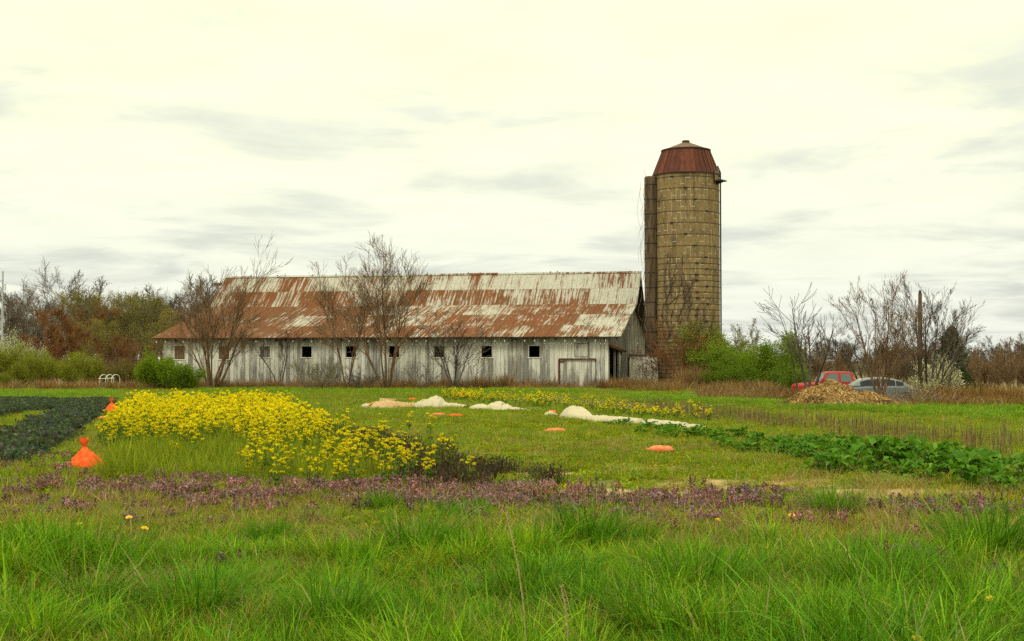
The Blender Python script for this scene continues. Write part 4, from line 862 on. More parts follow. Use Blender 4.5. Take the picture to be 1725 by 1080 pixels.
# tall dry grass along the barn, shed, bush, and the field at far right
def base_strip(px0, px1, py0, py1, n, h0, h1):
    px = rg.uniform(px0, px1, n); py = rg.uniform(py0, py1, n); Y = CAMH * F / (py - HZ); return np.stack([PX(px, Y), Y, rg.uniform(h0, h1, n)], -1)
P = np.concatenate([base_strip(275, 1030, 652.5, 655, 520, .2, .75), base_strip(800, 860, 652.5, 655, 70, .6, 1.1), base_strip(1050, 1300, 654, 660, 330, .3, .75), base_strip(1150, 1190, 652, 656, 80, 1.0, 1.5), base_strip(1180, 1350, 662, 675, 330, .2, .5), base_strip(0, 290, 654, 657.5, 170, .2, .7), base_strip(1000, 1100, 653, 656, 80, .4, .8), base_strip(860, 1000, 655, 657, 70, .2, .4)])
X, Y, H_ = P.T; kp = rg.random(len(X)) < .25 + .9 * smooth(.42, .6, fnoise(X * .8, Y * .5)); X, Y, H_ = X[kp], Y[kp], H_[kp]; n = len(X)
tn = tint(n, .2, .12) * .85; tn[(X > 12) & (Y < 68)] *= np.array([.72, .62, .6])
scatter('dry_tall_grass', 'tall dry straw-brown grass fringing the barn, shed and bushes', 'grass', straw, X, Y, rot(n), np.stack([rg.uniform(.9, 1.5, n)] * 2 + [H_], -1), tn, tilt=rg.normal(0, .12, (n, 2)))
P = np.concatenate([base_strip(1560, 1800, 652, 676, 620, .3, .9), base_strip(1520, 1800, 674, 689, 260, .2, .45)]); X, Y, H_ = P.T; n = len(X); tn = tint(n, .2, .1); tn[rg.random(n) < .3] *= np.array([.7, 1.0, .45]); q_ = fnoise(X * .25, Y * .1); tn[q_ > .55] *= np.array([1.35, 1.45, 1.7]); tn[q_ < .42] *= np.array([.8, .65, .55])
scatter('dry_field_grass', 'rusty dry grass field at the far right', 'grass', straw, X, Y, rot(n), np.stack([rg.uniform(1.0, 1.7, n)] * 2 + [H_], -1), tn, tilt=rg.normal(0, .14, (n, 2)))
# stubble of dead stems beyond the leafy bed
stub = [vm('dead_stems', blades(rg, 14, .34, .012, .25, .10, .12, [(.09, .06, .04), (.13, .09, .055), (.18, .125, .07)], .1)) for _ in range(4)]
n = 420; Y = rg.uniform(24, 48, n); s_ = rg.uniform(14.6, 17.4, n); X = s_ - .25 * Y; kp = (X < .42 * Y + 3) & (rg.random(n) < .85); X, Y = X[kp], Y[kp]; n = len(X)
scatter('dead_stems', 'brown upright dead stems in a strip beyond the leafy bed', 'stubble', stub, X, Y, rot(n), rg.uniform(.55, 1.1, n), tint(n, .2, .1))
n = 420; Y = np.concatenate([rg.uniform(17.5, 30, 260), rg.uniform(20, 36, 160)]); s_ = np.concatenate([rg.normal(3.7, .42, 260), rg.normal(3.1, .4, 160)]); X = s_ - .25 * Y
dk = [vm('withered_plants', join([blades(rg, 22, .17, .011, .16, .35, .3, [(.045, .028, .025), (.07, .04, .032), (.05, .045, .03)], 0), cards_at(np.stack([rg.normal(0, .09, 40), rg.normal(0, .09, 40), rg.uniform(.02, .18, 40)], -1), .035, [(.05, .03, .03), (.07, .045, .035), (.045, .06, .02)], rg, .4)])) for _ in range(3)]
X2, Y2 = zip(*[G(px + rg.normal(0, 12), py + rg.normal(0, 6)) for px, py in [(700, 812), (815, 800), (900, 810), (930, 815), (845, 795), (760, 778), (740, 765)] for _ in range(7)])
X = np.concatenate([X, X2]); Y = np.concatenate([Y, Y2]); n = len(X)
scatter('withered_plants', 'dark withered plants along the right edge of the mustard bed', 'plants', dk, X, Y, rot(n), rg.uniform(.7, 1.5, n), tint(n, .2, .08))
# blue-green kale-like beds at far left
def kale():
    P = np.stack([rg.normal(0, .10, 90), rg.normal(0, .10, 90), rg.uniform(.03, .27, 90)], -1)
    return cards_at(P, .085, [(.048, .065, .050), (.06, .085, .058), (.10, .135, .09), (.075, .062, .072), (.06, .095, .03)], rg, .5, .6)
kl = [vm('kale', kale()) for _ in range(4)]
n = 1200; Y = rg.uniform(21.5, 52, n); s_ = np.where(rg.random(n) < .55, rg.uniform(-3.55, -2.45, n), rg.uniform(-7.0, -5.1, n)); X = s_ - .25 * Y + rg.normal(0, .06, n)
far = rg.random(400); X = np.concatenate([X, -PX(862.5 * 2 - rg.uniform(-40, 178, 400), 44 + 7 * far) + 0]); Y = np.concatenate([Y, 44 + 7 * far]); n = len(X)
scatter('kale_bed', 'dark blue-green leafy beds at the left beside the orange bags', 'plants', kl, X, Y, rot(n), rg.uniform(.75, 1.25, n), tint(n, .2, .08))

# ------------------------------------------------------------------ mustard
YEL = [(.70, .58, .004), (.78, .66, .006), (.60, .52, .004)]
HEADS = []
def mustard(seed, h):
    rgm = np.random.default_rng(seed); tb = Tubes(); heads = []
    def stem(p, d, ln, r):
        P = [p]
        for i in range(4): d = d + rgm.normal(0, .06, 3) + np.array([0, 0, .08]); d /= np.linalg.norm(d); p = p + d * ln / 4; P.append(p)
        tb.add(np.array(P), np.linspace(r, r * .5, 5)); heads.append(P[-1]); return np.array(P)
    M = stem(np.array([0, 0, -.02]), np.array([rgm.normal(0, .1), rgm.normal(0, .1), 1]), h, .006)
    for q in range(rgm.integers(5, 9)):
        t = rgm.uniform(.35, .95) * 4; i = min(int(t), 3); p = M[i] + (M[i + 1] - M[i]) * (t - i); a = rgm.random() * 6.28; stem(p, np.array([math.cos(a) * .55, math.sin(a) * .55, .8]), h * rgm.uniform(.22, .48), .004)
    V, q = tb.arrays(3); tri = np.concatenate([q[:, [0, 1, 2]], q[:, [0, 2, 3]]]); st = (V, tri, np.tile(np.array([[.11, .17, .03]]), (len(V), 1)))
    n = 26; i = rgm.integers(0, len(tb.P), n); P = np.array([tb.P[a][rgm.integers(0, 5)] for a in i]); P[:, 2] *= rgm.uniform(.3, .9, n)
    lv = cards_at(P + rgm.normal(0, .03, (n, 3)), .075, [(.09, .15, .02), (.12, .18, .025)], rgm, .5, .45)
    fl = []; global HEADS; HEADS.append(heads)
    for p in heads:
        m = 16; d = rgm.normal(0, 1, (m, 3)); d[:, 2] = np.abs(d[:, 2]) * .8; d /= np.linalg.norm(d, axis=1)[:, None]; fl.append(cards_at(p + d * rgm.uniform(.016, .034, (m, 1)), .022, YEL, rgm, .4, .95))
    return join([st, lv]), join(fl)
mus = [mustard(300 + i, .40 + .05 * (i % 5)) for i in range(7)]
mus_obj = [vm('mustard_stem', a, VEG) for a, b in mus]
def head_mesh():
    d = rg.normal(0, 1, (18, 3)); d[:, 2] = np.abs(d[:, 2]) * .8; d /= np.linalg.norm(d, axis=1)[:, None]; V, T, c_ = cards_at(d * rg.uniform(.014, .032, (18, 1)), .022, YEL, rg, .4, .95)
    c_core = np.array([[0, 0, -.012], [.014, 0, 0], [-.007, .012, 0], [-.007, -.012, 0], [0, 0, .014]]); T2 = np.array([[0, 2, 1], [0, 3, 2], [0, 1, 3], [4, 1, 2], [4, 2, 3], [4, 3, 1]]); return vm('flower_head', join([(V, T, c_), (c_core, T2, np.tile([[.4, .4, .02]], (5, 1)))]), VEG)
head_me = [head_mesh() for _ in range(4)]
mus_sc = [vm('mustard_far', join([a, b])) for a, b in mus]
n = 5200; Y = rg.uniform(17.0, 43, n); s_ = rg.uniform(-1.75, 3.5, n); X = s_ - .25 * Y
dens = .30 + .70 * smooth(22, 29, Y); left = -1.75 + 2.3 * smooth(27, 17, Y); dens *= smooth(left, left + .7, s_) * smooth(3.6, 2.6, s_); dens *= np.where(Y < 26, .35 + .65 * smooth(.35, .6, fnoise(X * .9, Y * .9)), 1)
near_right = (Y < 27) & (s_ > 1.2); dens = np.where(near_right, np.maximum(dens, .34), dens); dens *= np.where((Y < 24) & (s_ < .9), .15, 1)
kp = rg.random(n) < dens * .42; X, Y = X[kp], Y[kp]
X2, Y2 = zip(*[G(px, py, .0) for px, py in [(735, 800), (760, 790), (790, 812), (670, 800), (700, 792), (655, 815), (640, 745), (690, 730), (725, 752), (745, 765), (680, 760)]]); X = np.concatenate([X, X2]); Y = np.concatenate([Y, Y2])
od = np.argsort(Y); X, Y = X[od], Y[od]; NI = 230
for i in range(min(NI, len(X))):
    a = mus_obj[i % 7]; o_ = link('mustard_plant', a); o_.location = (X[i], Y[i], float(gz(X[i], Y[i]))); o_.rotation_euler = (0, 0, rg.random() * 6.28); s1 = rg.uniform(.78, 1.22) * .95; o_.scale = (s1, s1, s1)
    tag(o_, 'yellow-flowering mustard plant in the near part of the yellow bed', 'mustard plant', 'mustard plants in the near part of the bed')
    for q, hp_ in enumerate(HEADS[i % 7]):
        h_ = link('flower_head', head_me[(q + i) % 4], o_); h_.location = hp_; h_.rotation_euler = (0, 0, q * 1.3)
X, Y = X[NI:], Y[NI:]; n = len(X); print('mustard far', n)
scatter('mustard_bed', 'dense yellow mustard in bloom at the far part of the bed', 'mustard', mus_sc, X, Y, rot(n), rg.uniform(.85, 1.3, n), tint(n, .1, .04))
# green weeds under and before the mustard
n = 2600; Y = rg.uniform(18.5, 42, n); s_ = rg.uniform(-1.05, 3.0, n); X = s_ - .25 * Y
wu = [vm('mustard_leaves', join([blades(rg, 30, .26, .010, .17, .3, .35, [(.17, .22, .012), (.21, .24, .015), (.13, .19, .012)]), weed_clump(50, .17, .18, [(.17, .225, .012), (.21, .25, .016)], .045)])) for _ in range(4)]
scatter('mustard_undergrowth', 'light green stems and leaves under the yellow mustard flowers', 'plants', wu, X, Y, rot(n), rg.uniform(.6, 1.3, n) , tint(n, .15, .08))
# thin rows of yellow flowers behind the cloths
n = 240; px = np.concatenate([rg.uniform(745, 800, 70), rg.uniform(790, 960, 90), rg.uniform(960, 1200, 80)]); py = 672 + (px - 745) * .075 + rg.normal(0, 2.2, n) + np.where(px > 960, 5, 0); Y = CAMH * F / (py - HZ); X = PX(px, Y)
scatter('yellow_weeds', 'thin row of yellow flowers behind the pale row covers', 'flowers', mus_sc, X, Y, rot(n), rg.uniform(.5, .95, n), tint(n, .12, .05))

# ------------------------------------------------------------------ leafy green crop at right
def crop(seed):
    rgm = np.random.default_rng(seed); Vs, Ts, Cs, o = [], [], [], 0
    for q in range(26):
        a = rgm.random() * 6.28; e = rgm.uniform(.15, 1.1); ln = rgm.uniform(.09, .17); base = np.array([math.cos(a), math.sin(a), 0]) * rgm.uniform(0, .14) + np.array([0, 0, rgm.uniform(.03, .20)])
        d = np.array([math.cos(a) * math.cos(e), math.sin(a) * math.cos(e), math.sin(e)]); sd_ = np.array([-math.sin(a), math.cos(a), 0.]); w_ = ln * rgm.uniform(.30, .42)
        P = [base, base + d * ln * .45, base + d * ln * .85 + [0, 0, -ln * .18], base + d * ln * 1.05 + [0, 0, -ln * .42]]
        dn = np.array([0, 0, .02])
        V = [P[0], P[1] - sd_ * w_ + dn, P[1], P[1] + sd_ * w_ + dn, P[2] - sd_ * w_ * .8 + dn, P[2], P[2] + sd_ * w_ * .8 + dn, P[3]]
        Ts.append(np.array([[0, 2, 1], [0, 3, 2], [1, 2, 5], [1, 5, 4], [2, 3, 6], [2, 6, 5], [4, 5, 7], [5, 6, 7]]) + o); Vs.append(np.array(V)); o += 8
        Cs.append(np.tile(np.array([(.060, .160, .010), (.08, .195, .014), (.045, .125, .010), (.12, .23, .022)][rgm.integers(0, 4)]) * rgm.uniform(.8, 1.2), (8, 1)))
    return np.concatenate(Vs), np.concatenate(Ts), np.concatenate(Cs)
cr = [vm('foliage', crop(400 + i), VEG) for i in range(6)]
M_STEM = simple('plant_stem', (.10, .11, .04), .7)
sm = MB(); [sm.tube([(0, 0, -.02), (math.cos(a) * .05, math.sin(a) * .05, .15)], .006, 4, False) for a in np.arange(6) * 1.05]; me_stem = sm.mesh('stem'); me_stem.materials.append(M_STEM)
rc = random.Random(9); cnt = 0
for row, s0 in enumerate((10.6, 11.35, 12.1, 12.7, 10.0, 11.75)):
    Yc = 17.2 + row * .5
    while Yc < (31, 34.5, 29, 26, 20.5, 24)[row]:
        Yc += rc.uniform(.27, .46) * (1 + .02 * (Yc - 17))
        if row == 0 and rc.random() < .25: continue
        if rc.random() < .10: continue
        x = s0 + rc.gauss(0, .12) - .25 * Yc; y = Yc
        if x > .42 * y + 1.2 or x < -.4 * y: continue
        r = empty('crop_plant', (x, y, float(gz(x, y))), rc.uniform(0, 6.28)); s1 = rc.uniform(.85, 1.35) * (1.08 if row else .95) * (1.18 - .45 * float(smooth(20, 31, y))); r.scale = (s1, s1, s1 * rc.uniform(.8, 1.15))
        tag(r, 'low broad-leaved green crop plant in the bed on the right', 'crop plant', 'leafy crop plants in the right bed'); link('foliage', cr[rc.randrange(6)], r)
        if y < 24: link('stem', me_stem, r)
        cnt += 1
print('crop', cnt)
x, y = G(1628, 832); 
for (px, py, lb) in ((1705, 838, 'lone leafy plant in front of the crop bed at the right picture edge'),):
    x, y = G(px, py); r = empty('crop_plant', (x, y, float(gz(x, y)))); tag(r, lb, 'crop plant'); link('foliage', cr[2], r); link('stem', me_stem, r)

# ------------------------------------------------------------------ tussocks, dandelions, stalks
GT = [(.048, .14, .006), (.062, .17, .007), (.085, .21, .009), (.12, .245, .012)]
tus = [vm('tussock', blades(rg, 520, .38, .0075, .20, .50, .70, GT + GR[:2], .02), VEG) for _ in range(4)]
for i, (px, py, s1, lb) in enumerate([
    (455, 912, .75, 'small dark grass tussock left of centre, apart from other tall grass'), (640, 858, .62, 'small grass tussock at the edge of the purple flowers'), (700, 935, 1.2, 'broad dark tussock left of the tall dry stalk'),
    (985, 920, 1.2, 'dense dark tussock right of the tall dry stalk'), (1400, 872, .95, 'round dark tussock standing alone against the worn turf'), (1655, 940, 1.25, 'wide dark tussock at the right picture edge'),
    (1470, 1000, 1.15, 'bright tussock right of centre before the round lone one'), (1180, 1000, 1.1, 'big tussock in the right middle of the foreground'), (40, 960, 1.15, 'tall tussock at the left picture edge'),
    (330, 1040, 1.0, 'tussock near the bottom left, before the dandelions'), (560, 1060, 1.0, 'tussock at the bottom left of centre'), (1100, 1070, .95, 'tussock at the bottom just right of centre'), (1380, 1075, 1.0, 'tussock at the bottom right, before the bright one'), (790, 880, .7, 'low tussock just behind the tip of the dry stalk')]):
    x, y = G(px, py); o_ = link('grass_tussock', tus[i % 4]); o_.location = (x, y, float(gz(x, y)) - .02); o_.rotation_euler = (0, 0, i * 1.7); o_.scale = (s1 * 1.1, s1 * 1.1, s1 * .92); tag(o_, lb, 'grass tussock', 'tall grass tussocks in the foreground')
M_DAN = simple('dandelion_yellow', (.80, .50, .008), .6, .2, .15, 60)
dm = MB()
for ring, (rr_, zz_, m) in enumerate(((.022, .0, 16), (.016, .006, 12), (.009, .010, 8))):
    for q in range(m):
        a = q * 2 * math.pi / m + ring; dm.add([(math.cos(a - .16) * rr_ * .3, math.sin(a - .16) * rr_ * .3, zz_), (math.cos(a - .14) * rr_, math.sin(a - .14) * rr_, zz_ + .006), (math.cos(a + .14) * rr_, math.sin(a + .14) * rr_, zz_ + .006), (math.cos(a + .16) * rr_ * .3, math.sin(a + .16) * rr_ * .3, zz_)], [[[0, 1, 2, 3]]])
me_dan = dm.mesh('flower'); me_dan.materials.append(M_DAN); ds = MB().tube([(0, 0, 0), (.01, 0, .1), (0, 0, .2)], .003, 5).mesh('stalk'); ds.materials.append(M_STEM)
for (px, py, lb) in ((246, 890, 'larger of the two dandelions at lower left'), (137, 883, 'smaller dandelion left of its larger neighbour'), (220, 872, 'faint dandelion behind the two lower left ones'), (1332, 868, 'dandelion beside the round lone tussock'), (1208, 876, 'tiny dandelion left of the round lone tussock'), (1540, 1075, 'dandelion nearest the camera at the bottom right'), (1664, 1008, 'dandelion low at the right below the wide tussock')):
    h = .17; x, y = G(px, py, h); z = float(gz(x, y)); r = empty('dandelion', (x, y, z)); tag(r, lb, 'dandelion', 'dandelions in the grass')
    st = link('stalk', ds, r); st.scale = (1, 1, (h - z) / .2); f_ = link('flower', me_dan, r); f_.location = (0, 0, h - z); f_.scale = (1.6,) * 3; f_.rotation_euler = (R(18), 0, px)
M_STALK = simple('dry_stalk', (.34, .28, .12), .8, .2, .2, 20)
for (px0, py0, px1, py1, Y, lb) in ((852, 862, 888, 1120, 7.4, 'tall dry seed stalk in the bottom centre'), (944, 985, 950, 1125, 7.3, 'shorter dry seed stalk right of the tall one')):
    a = np.array([PX(px0, Y), Y, PZ(py0, Y)]); b = np.array([PX(px1, Y), Y + .05, -.02]); t = np.linspace(0, 1, 9)[:, None]; P = b + (a - b) * t; P[:, 0] += .03 * np.sin(t[:, 0] * 3.1)
    o_ = empty('dry_stalk', tuple(b)); tag(o_, lb, 'grass stalk'); MB().tube(P - b, np.linspace(.0045, .003, 9), 6).build('stem', M_STALK, o_)
    hd = MB(); rq = np.random.default_rng(4)
    for q in range(120):
        t_q = rq.uniform(.45, 1.0); p = (b + (a - b) * t_q); p[0] += .03 * math.sin(t_q * 3.1); dd = rq.normal(0, 1, 3) * .006; dd[2] = abs(dd[2]) + .012; hd.tube([p - b, p - b + dd], [.0022, .0008], 3, False)
    hd.build('seed_head', M_STALK, o_)

# ------------------------------------------------------------------ orange sandbags
k = NM('orange_mesh_bag', .7, .08); p = k.pos(); f = k.noise(p, 14, 4); k.col(k.mix(k.ramp(f, .35, .7), (.70, .075, .014), (.80, .15, .035))); k.bump(k.noise(p, 120, 2), .4, .004); M_BAG = k.m
k = NM('faded_orange_bag', .8, .08); p = k.pos(); f = k.noise(p, 12, 4); k.col(k.mix(k.ramp(f, .35, .7), (.60, .13, .045), (.66, .24, .11))); M_BAG2 = k.m
def lying_bag(px, py, ln, hh, rz, label, m=M_BAG, name='sandbag'):
    x, y = G(px, py); rgm = np.random.default_rng(int(px)); n, kk_ = 15, 14; t = np.linspace(-1, 1, n); prof = (1 - np.abs(t) ** 3.2) ** .5
    V = []
    for i in range(n):
        for j in range(kk_):
            a = j * 2 * math.pi / kk_; wv = 1 + .04 * math.sin(3 * t[i] * 2 + a * 2 + px) + .03 * rgm.normal(); yy = math.cos(a) * hh * 1.0 * prof[i] * wv; zz_ = math.sin(a) * hh * .62 * prof[i] * wv; zz_ = max(zz_, -hh * .5)
            V.append((t[i] * ln / 2, yy, zz_ + hh * .48))
    q = [[i * kk_ + j, i * kk_ + (j + 1) % kk_, (i + 1) * kk_ + (j + 1) % kk_, (i + 1) * kk_ + j] for i in range(n - 1) for j in range(kk_)]
    r = empty(name, (x, y, float(gz(x, y)) + .03), rz); r.scale = (1.0, .95, 1.05); tag(r, label, 'sandbag', 'orange sandbags in the field'); link('sack', mesh('sack', V, [q], None, True), r, m)
    e = -ln / 2; MB().tube([(e + .02, 0, hh * .45), (e - .012, .01, hh * .48), (e - .04, .012, hh * .56)], [.04, .02, .034], 8).build('tied_end', m, r, True)
    return r
def standing_bag(px, py, H, label):
    x, y = G(px, py); kk_ = 28; prof = [(.03, 0), (.235, .0), (.25, .05), (.225, .14), (.165, .25), (.10, .34), (.045, .41), (.026, .45), (.032, .49), (.050, .54), (.056, .60)]
    V = []; s1 = H / .62; sx = 1.35
    for i, (r_, z_) in enumerate(prof):
        for j in range(kk_):
            a = j * 2 * math.pi / kk_; pl = 1 + (.10 * math.sin(a * 7 + i * .25) + .06 * math.sin(a * 4 + 1)) * min(1, i / 3); V.append((r_ * pl * math.cos(a) * s1 * sx, r_ * pl * math.sin(a) * s1 * .8, z_ * s1 * (1 + (.06 * math.sin(a * 3) if i == len(prof) - 1 else 0))))
    nb = 7; r = empty('sandbag', (x, y, float(gz(x, y))), .3); r.rotation_euler = (0, R(-3), .3); tag(r, label, 'sandbag', 'orange sandbags in the field')
    q = lambda a, b: [[i * kk_ + j, i * kk_ + (j + 1) % kk_, (i + 1) * kk_ + (j + 1) % kk_, (i + 1) * kk_ + j] for i in range(a, b) for j in range(kk_)]
    link('sack', mesh('sack', V[:8 * kk_], [q(0, 7)], None, True), r, M_BAG); link('tied_top', mesh('tied_top', V[7 * kk_:], [q(0, len(prof) - 8)], None, True), r, M_BAG)
standing_bag(146, 797, .52, 'big upright orange sandbag with tied top at the left')
standing_bag(190, 697, .50, 'upright orange sandbag beside the far corner of the mustard bed')
for a in ((1113, 766, .46, .12, -.15, 'orange sandbag lying alone before the leafy crop bed', M_BAG2), (936, 732, .48, .11, .1, 'orange sandbag lying mid-field before the longest row cover', M_BAG2), (739, 704, .42, .10, .0, 'left one of two orange sandbags lying before the pale covers', M_BAG2), (768, 706, .48, .10, -.35, 'right one of two orange sandbags lying before the pale covers', M_BAG),
          (598, 803, .40, .12, .2, 'faded orange sandbag half hidden under the front mustard', M_BAG2), (180, 708, .44, .09, .1, 'flat faded orange sandbag by the upright far one', M_BAG2), (409, 694, .34, .20, .1, 'orange sandbag showing through the mustard flowers', M_BAG), (447, 708, .5, .14, .1, 'faded orange sandbag at the right edge of the mustard', M_BAG2), (532, 720, .4, .14, .3, 'orange sandbag among dark withered plants', M_BAG2), (930, 700, .3, .12, .2, 'small orange sandbag at the pale cloth scrap', M_BAG), (624, 688, .3, .14, .4, 'orange sandbag at the left end of the tan cover', M_BAG), (696, 676, .3, .1, .2, 'small orange sandbag between tan and white covers', M_BAG), (775, 668, .3, .16, .2, 'orange sandbag among the yellow flowers behind the covers', M_BAG)):
    lying_bag(a[0], a[1], a[2], a[3], a[4], a[5], a[6])

# ------------------------------------------------------------------ pale row covers: cloth slumped along the bed
def cloth(name, label, cat, pts, m, seed):
    """pts: (px, py, half width, height) along the cover"""
    rgm = np.random.default_rng(seed); P = []
    for px, py, hw, h in pts: x, y = G(px, py); P.append((x, y, hw, h))
    P = np.array(P); n = 90; cl_ = np.concatenate([[0], np.cumsum(np.linalg.norm(np.diff(P[:, :2], axis=0), axis=1))]); tt = np.interp(np.linspace(0, cl_[-1], n), cl_, np.arange(len(P))); Q = np.stack([np.interp(tt, np.arange(len(P)), P[:, i]) for i in range(4)], -1)
    ker = np.ones(5) / 5
    for i in (2, 3): Q[2:-2, i] = np.convolve(Q[:, i], ker, 'valid')
    D = np.gradient(Q[:, :2], axis=0); D /= np.linalg.norm(D, axis=1)[:, None]; N_ = np.stack([-D[:, 1], D[:, 0]], -1); kk_ = 25; V = []
    for i in range(n):
        for j in range(kk_):
            u = j / (kk_ - 1) * 2 - 1; e = (1 - abs(u) ** 2.2); wr = .5 * (fnoise(i * .22 + seed, j * .30) - .5) + .28 * (fnoise(i * .7 + seed, j * .25 + i * .2) - .5)
            x, y = Q[i, :2] + N_[i] * u * Q[i, 2] * (1 + .25 * (vnoise(i * .3, seed) - .5)); z = Q[i, 3] * e * (1 + .9 * wr) + .05 * (fnoise(i * .5 + 3 * seed, j * .6) - .2) * (e + .2) + .01
            V.append((x, y, float(gz(x, y)) + max(z, .008)))
    q = [[i * kk_ + j, i * kk_ + j + 1, (i + 1) * kk_ + j + 1, (i + 1) * kk_ + j] for i in range(n - 1) for j in range(kk_ - 1)]
    o_ = link(name, mesh(name, V, [q], None, True), None, m); tag(o_, label, cat); return o_
k = NM('cream_row_cover', .85, .2); p = k.pos(); f = k.noise(p, 3.2, 5, .65); k.col(k.mix(k.ramp(f, .56, .74), (.44, .385, .27), (.31, .235, .14))); k.bump(k.noise(p, 8, 5), .5, .05); M_CLOTH = k.m
k = NM('tan_row_cover', .85, .2); p = k.pos(); f = k.noise(p, 3, 5, .6); k.col(k.mix(k.ramp(f, .45, .7), (.44, .29, .155), (.32, .19, .09))); k.bump(k.noise(p, 8, 5), .5, .05); M_CLOTH2 = k.m
cloth('row_cover', 'tan slumped row cover at the left end of the cloth line', 'row cover', [(622, 689, .25, .05), (634, 689, .5, .20), (655, 687, .55, .24), (680, 686, .4, .13), (702, 685, .2, .10)], M_CLOTH2, 3)
cloth('row_cover', 'short flat tan cloth lying behind the tan slumped cover', 'row cover', [(640, 677, .2, .12), (647, 677, .3, .10), (668, 677, .25, .08)], M_CLOTH2, 5)
cloth('row_cover', 'tiny cream cloth corner left of the tan cover', 'row cover', [(611, 688, .1, .05), (617, 688, .25, .15), (624, 689, .1, .04)], M_CLOTH, 7)
cloth('row_cover', 'white humped row cover, the larger peak of the cloth line', 'row cover', [(704, 685, .18, .10), (710, 686, .3, .20), (720, 687, .4, .26), (727, 687, .5, .35), (735, 687, .55, .40), (743, 687, .5, .33), (749, 687, .4, .18), (755, 687, .3, .12), (766, 687, .3, .13), (776, 688, .25, .10), (786, 689, .2, .10)], M_CLOTH, 11)
cloth('row_cover', 'white humped row cover right of the larger peak, tailing off flat', 'row cover', [(794, 690, .2, .08), (803, 691, .3, .16), (814, 691, .3, .18), (823, 692, .3, .11), (832, 692, .4, .22), (841, 693, .45, .30), (849, 693, .45, .25), (857, 694, .3, .13), (875, 694, .25, .11), (894, 695, .12, .06)], M_CLOTH, 13)
cloth('row_cover', 'small cream cloth scrap with a sandbag beside it', 'row cover', [(918, 702, .15, .08), (926, 702, .3, .13), (938, 703, .15, .05)], M_CLOTH, 17)
cloth('row_cover', 'long cream row cover with a round bunched end and thin tail', 'row cover', [(957, 704, .2, .22), (960, 706, .35, .32), (967, 707, .42, .36), (976, 708, .42, .33), (984, 709, .38, .24), (992, 710, .3, .17), (1004, 711, .3, .15), (1030, 713, .24, .17), (1080, 717, .22, .17), (1130, 722, .20, .16), (1187, 728, .14, .10)], M_CLOTH, 19)

# ------------------------------------------------------------------ wood chip pile
def chip_pile():
    x0, y0 = G(1437, 688); y0 += 1.6; r = empty('wood_chip_pile', (x0, y0, 0)); tag(r, 'tawny heap of wood chips in front of the red pickup', 'wood chip pile')
    xs = np.linspace(-2.9, 2.9, 90); ys = np.linspace(-2.1, 2.1, 60); Xg, Yg = np.meshgrid(xs, ys)
    def hgt(X, Y):
        a = 1.02 * np.clip(1 - np.sqrt(((X + .45) / 1.75) ** 2 + (Y / 1.7) ** 2), 0, 1) ** .72; b = .62 * np.clip(1 - np.sqrt(((X - .75) / 1.5) ** 2 + ((Y + .2) / 1.5) ** 2), 0, 1) ** .8; c_ = .22 * np.clip(1 - np.sqrt(((X + 2.) / .9) ** 2 + ((Y) / 1.0) ** 2), 0, 1)
        h = np.maximum(np.maximum(a, b), c_); return h * (1 + .22 * (fnoise(X * 2.2 + 3, Y * 2.2) - .5)) + .10 * (fnoise(X * 6 + 9, Y * 6) - .5) * np.clip(h * 4, 0, 1) - .03
    Z = hgt(Xg, Yg); nx, ny = 90, 60; V = np.stack([Xg, Yg, Z + gz(Xg + x0, Yg + y0)], -1).reshape(-1, 3); i = np.arange(ny - 1)[:, None] * nx; j = np.arange(nx - 1)[None]
    q = np.stack([i + j, i + j + 1, i + nx + j + 1, i + nx + j], -1).reshape(-1, 4)
    link('mound', mesh('mound', V, [q], None, True), r, simple('packed_chips', (.22, .125, .05), .95, .1, .4, 12))
    n = 16000; rgm = np.random.default_rng(6); X = rgm.uniform(-2.7, 2.7, n); Y = rgm.uniform(-1.9, 1.7, n); h = hgt(X, Y); kp = (h > .0) | (rgm.random(n) < .03); X, Y, h = X[kp], Y[kp], h[kp]; n = len(X)
    P = np.stack([X, Y, h + gz(X + x0, Y + y0) + rgm.uniform(.0, .035, n)], -1); dk_ = smooth(.5, .72, fnoise(X * 1.6 + 20, Y * 1.6 + 4))
    Vc, T, cc = cards_at(P, .11, [(.50, .29, .105), (.42, .23, .08), (.58, .37, .16), (.33, .17, .06), (.62, .43, .21)], rgm, .6, .42); cc = cc * np.repeat(1 - .55 * dk_, 4)[:, None]
    o_ = link('chips', mesh('chips', Vc, [T], cc), r, veg('wood_chips', False, 0, .85, .15)); tag(o_, kind='stuff')
chip_pile()
# brush pile right of the chips: dead grey branches
rgm = np.random.default_rng(8); tb = Tubes(); x0, y0 = G(1560, 686); y0 += 1.5; bp = empty('brush_pile', (x0, y0, float(gz(x0, y0)))); tag(bp, 'low grey pile of dead branches right of the wood chips', 'brush pile')
for i in range(520):
    p = np.array([rgm.normal(0, .95), rgm.normal(0, .6), 0]); p[2] = rgm.uniform(0, .45) * max(0, 1 - abs(p[0]) / 2.2); d = rgm.normal(0, 1, 3); d[2] *= .45; d /= np.linalg.norm(d); P = [p]
    for q in range(4): d = d + rgm.normal(0, .18, 3); d /= np.linalg.norm(d); p = p + d * rgm.uniform(.1, .25); p[2] = max(p[2], .02); P.append(p)
    tb.add(np.array(P), np.linspace(rgm.uniform(.007, .016), .005, 5))
V, q = tb.arrays(3); link('branches', mesh('branches', V, [q]), bp, bark('dead_branch', (.08, .065, .055), (.22, .18, .15)))

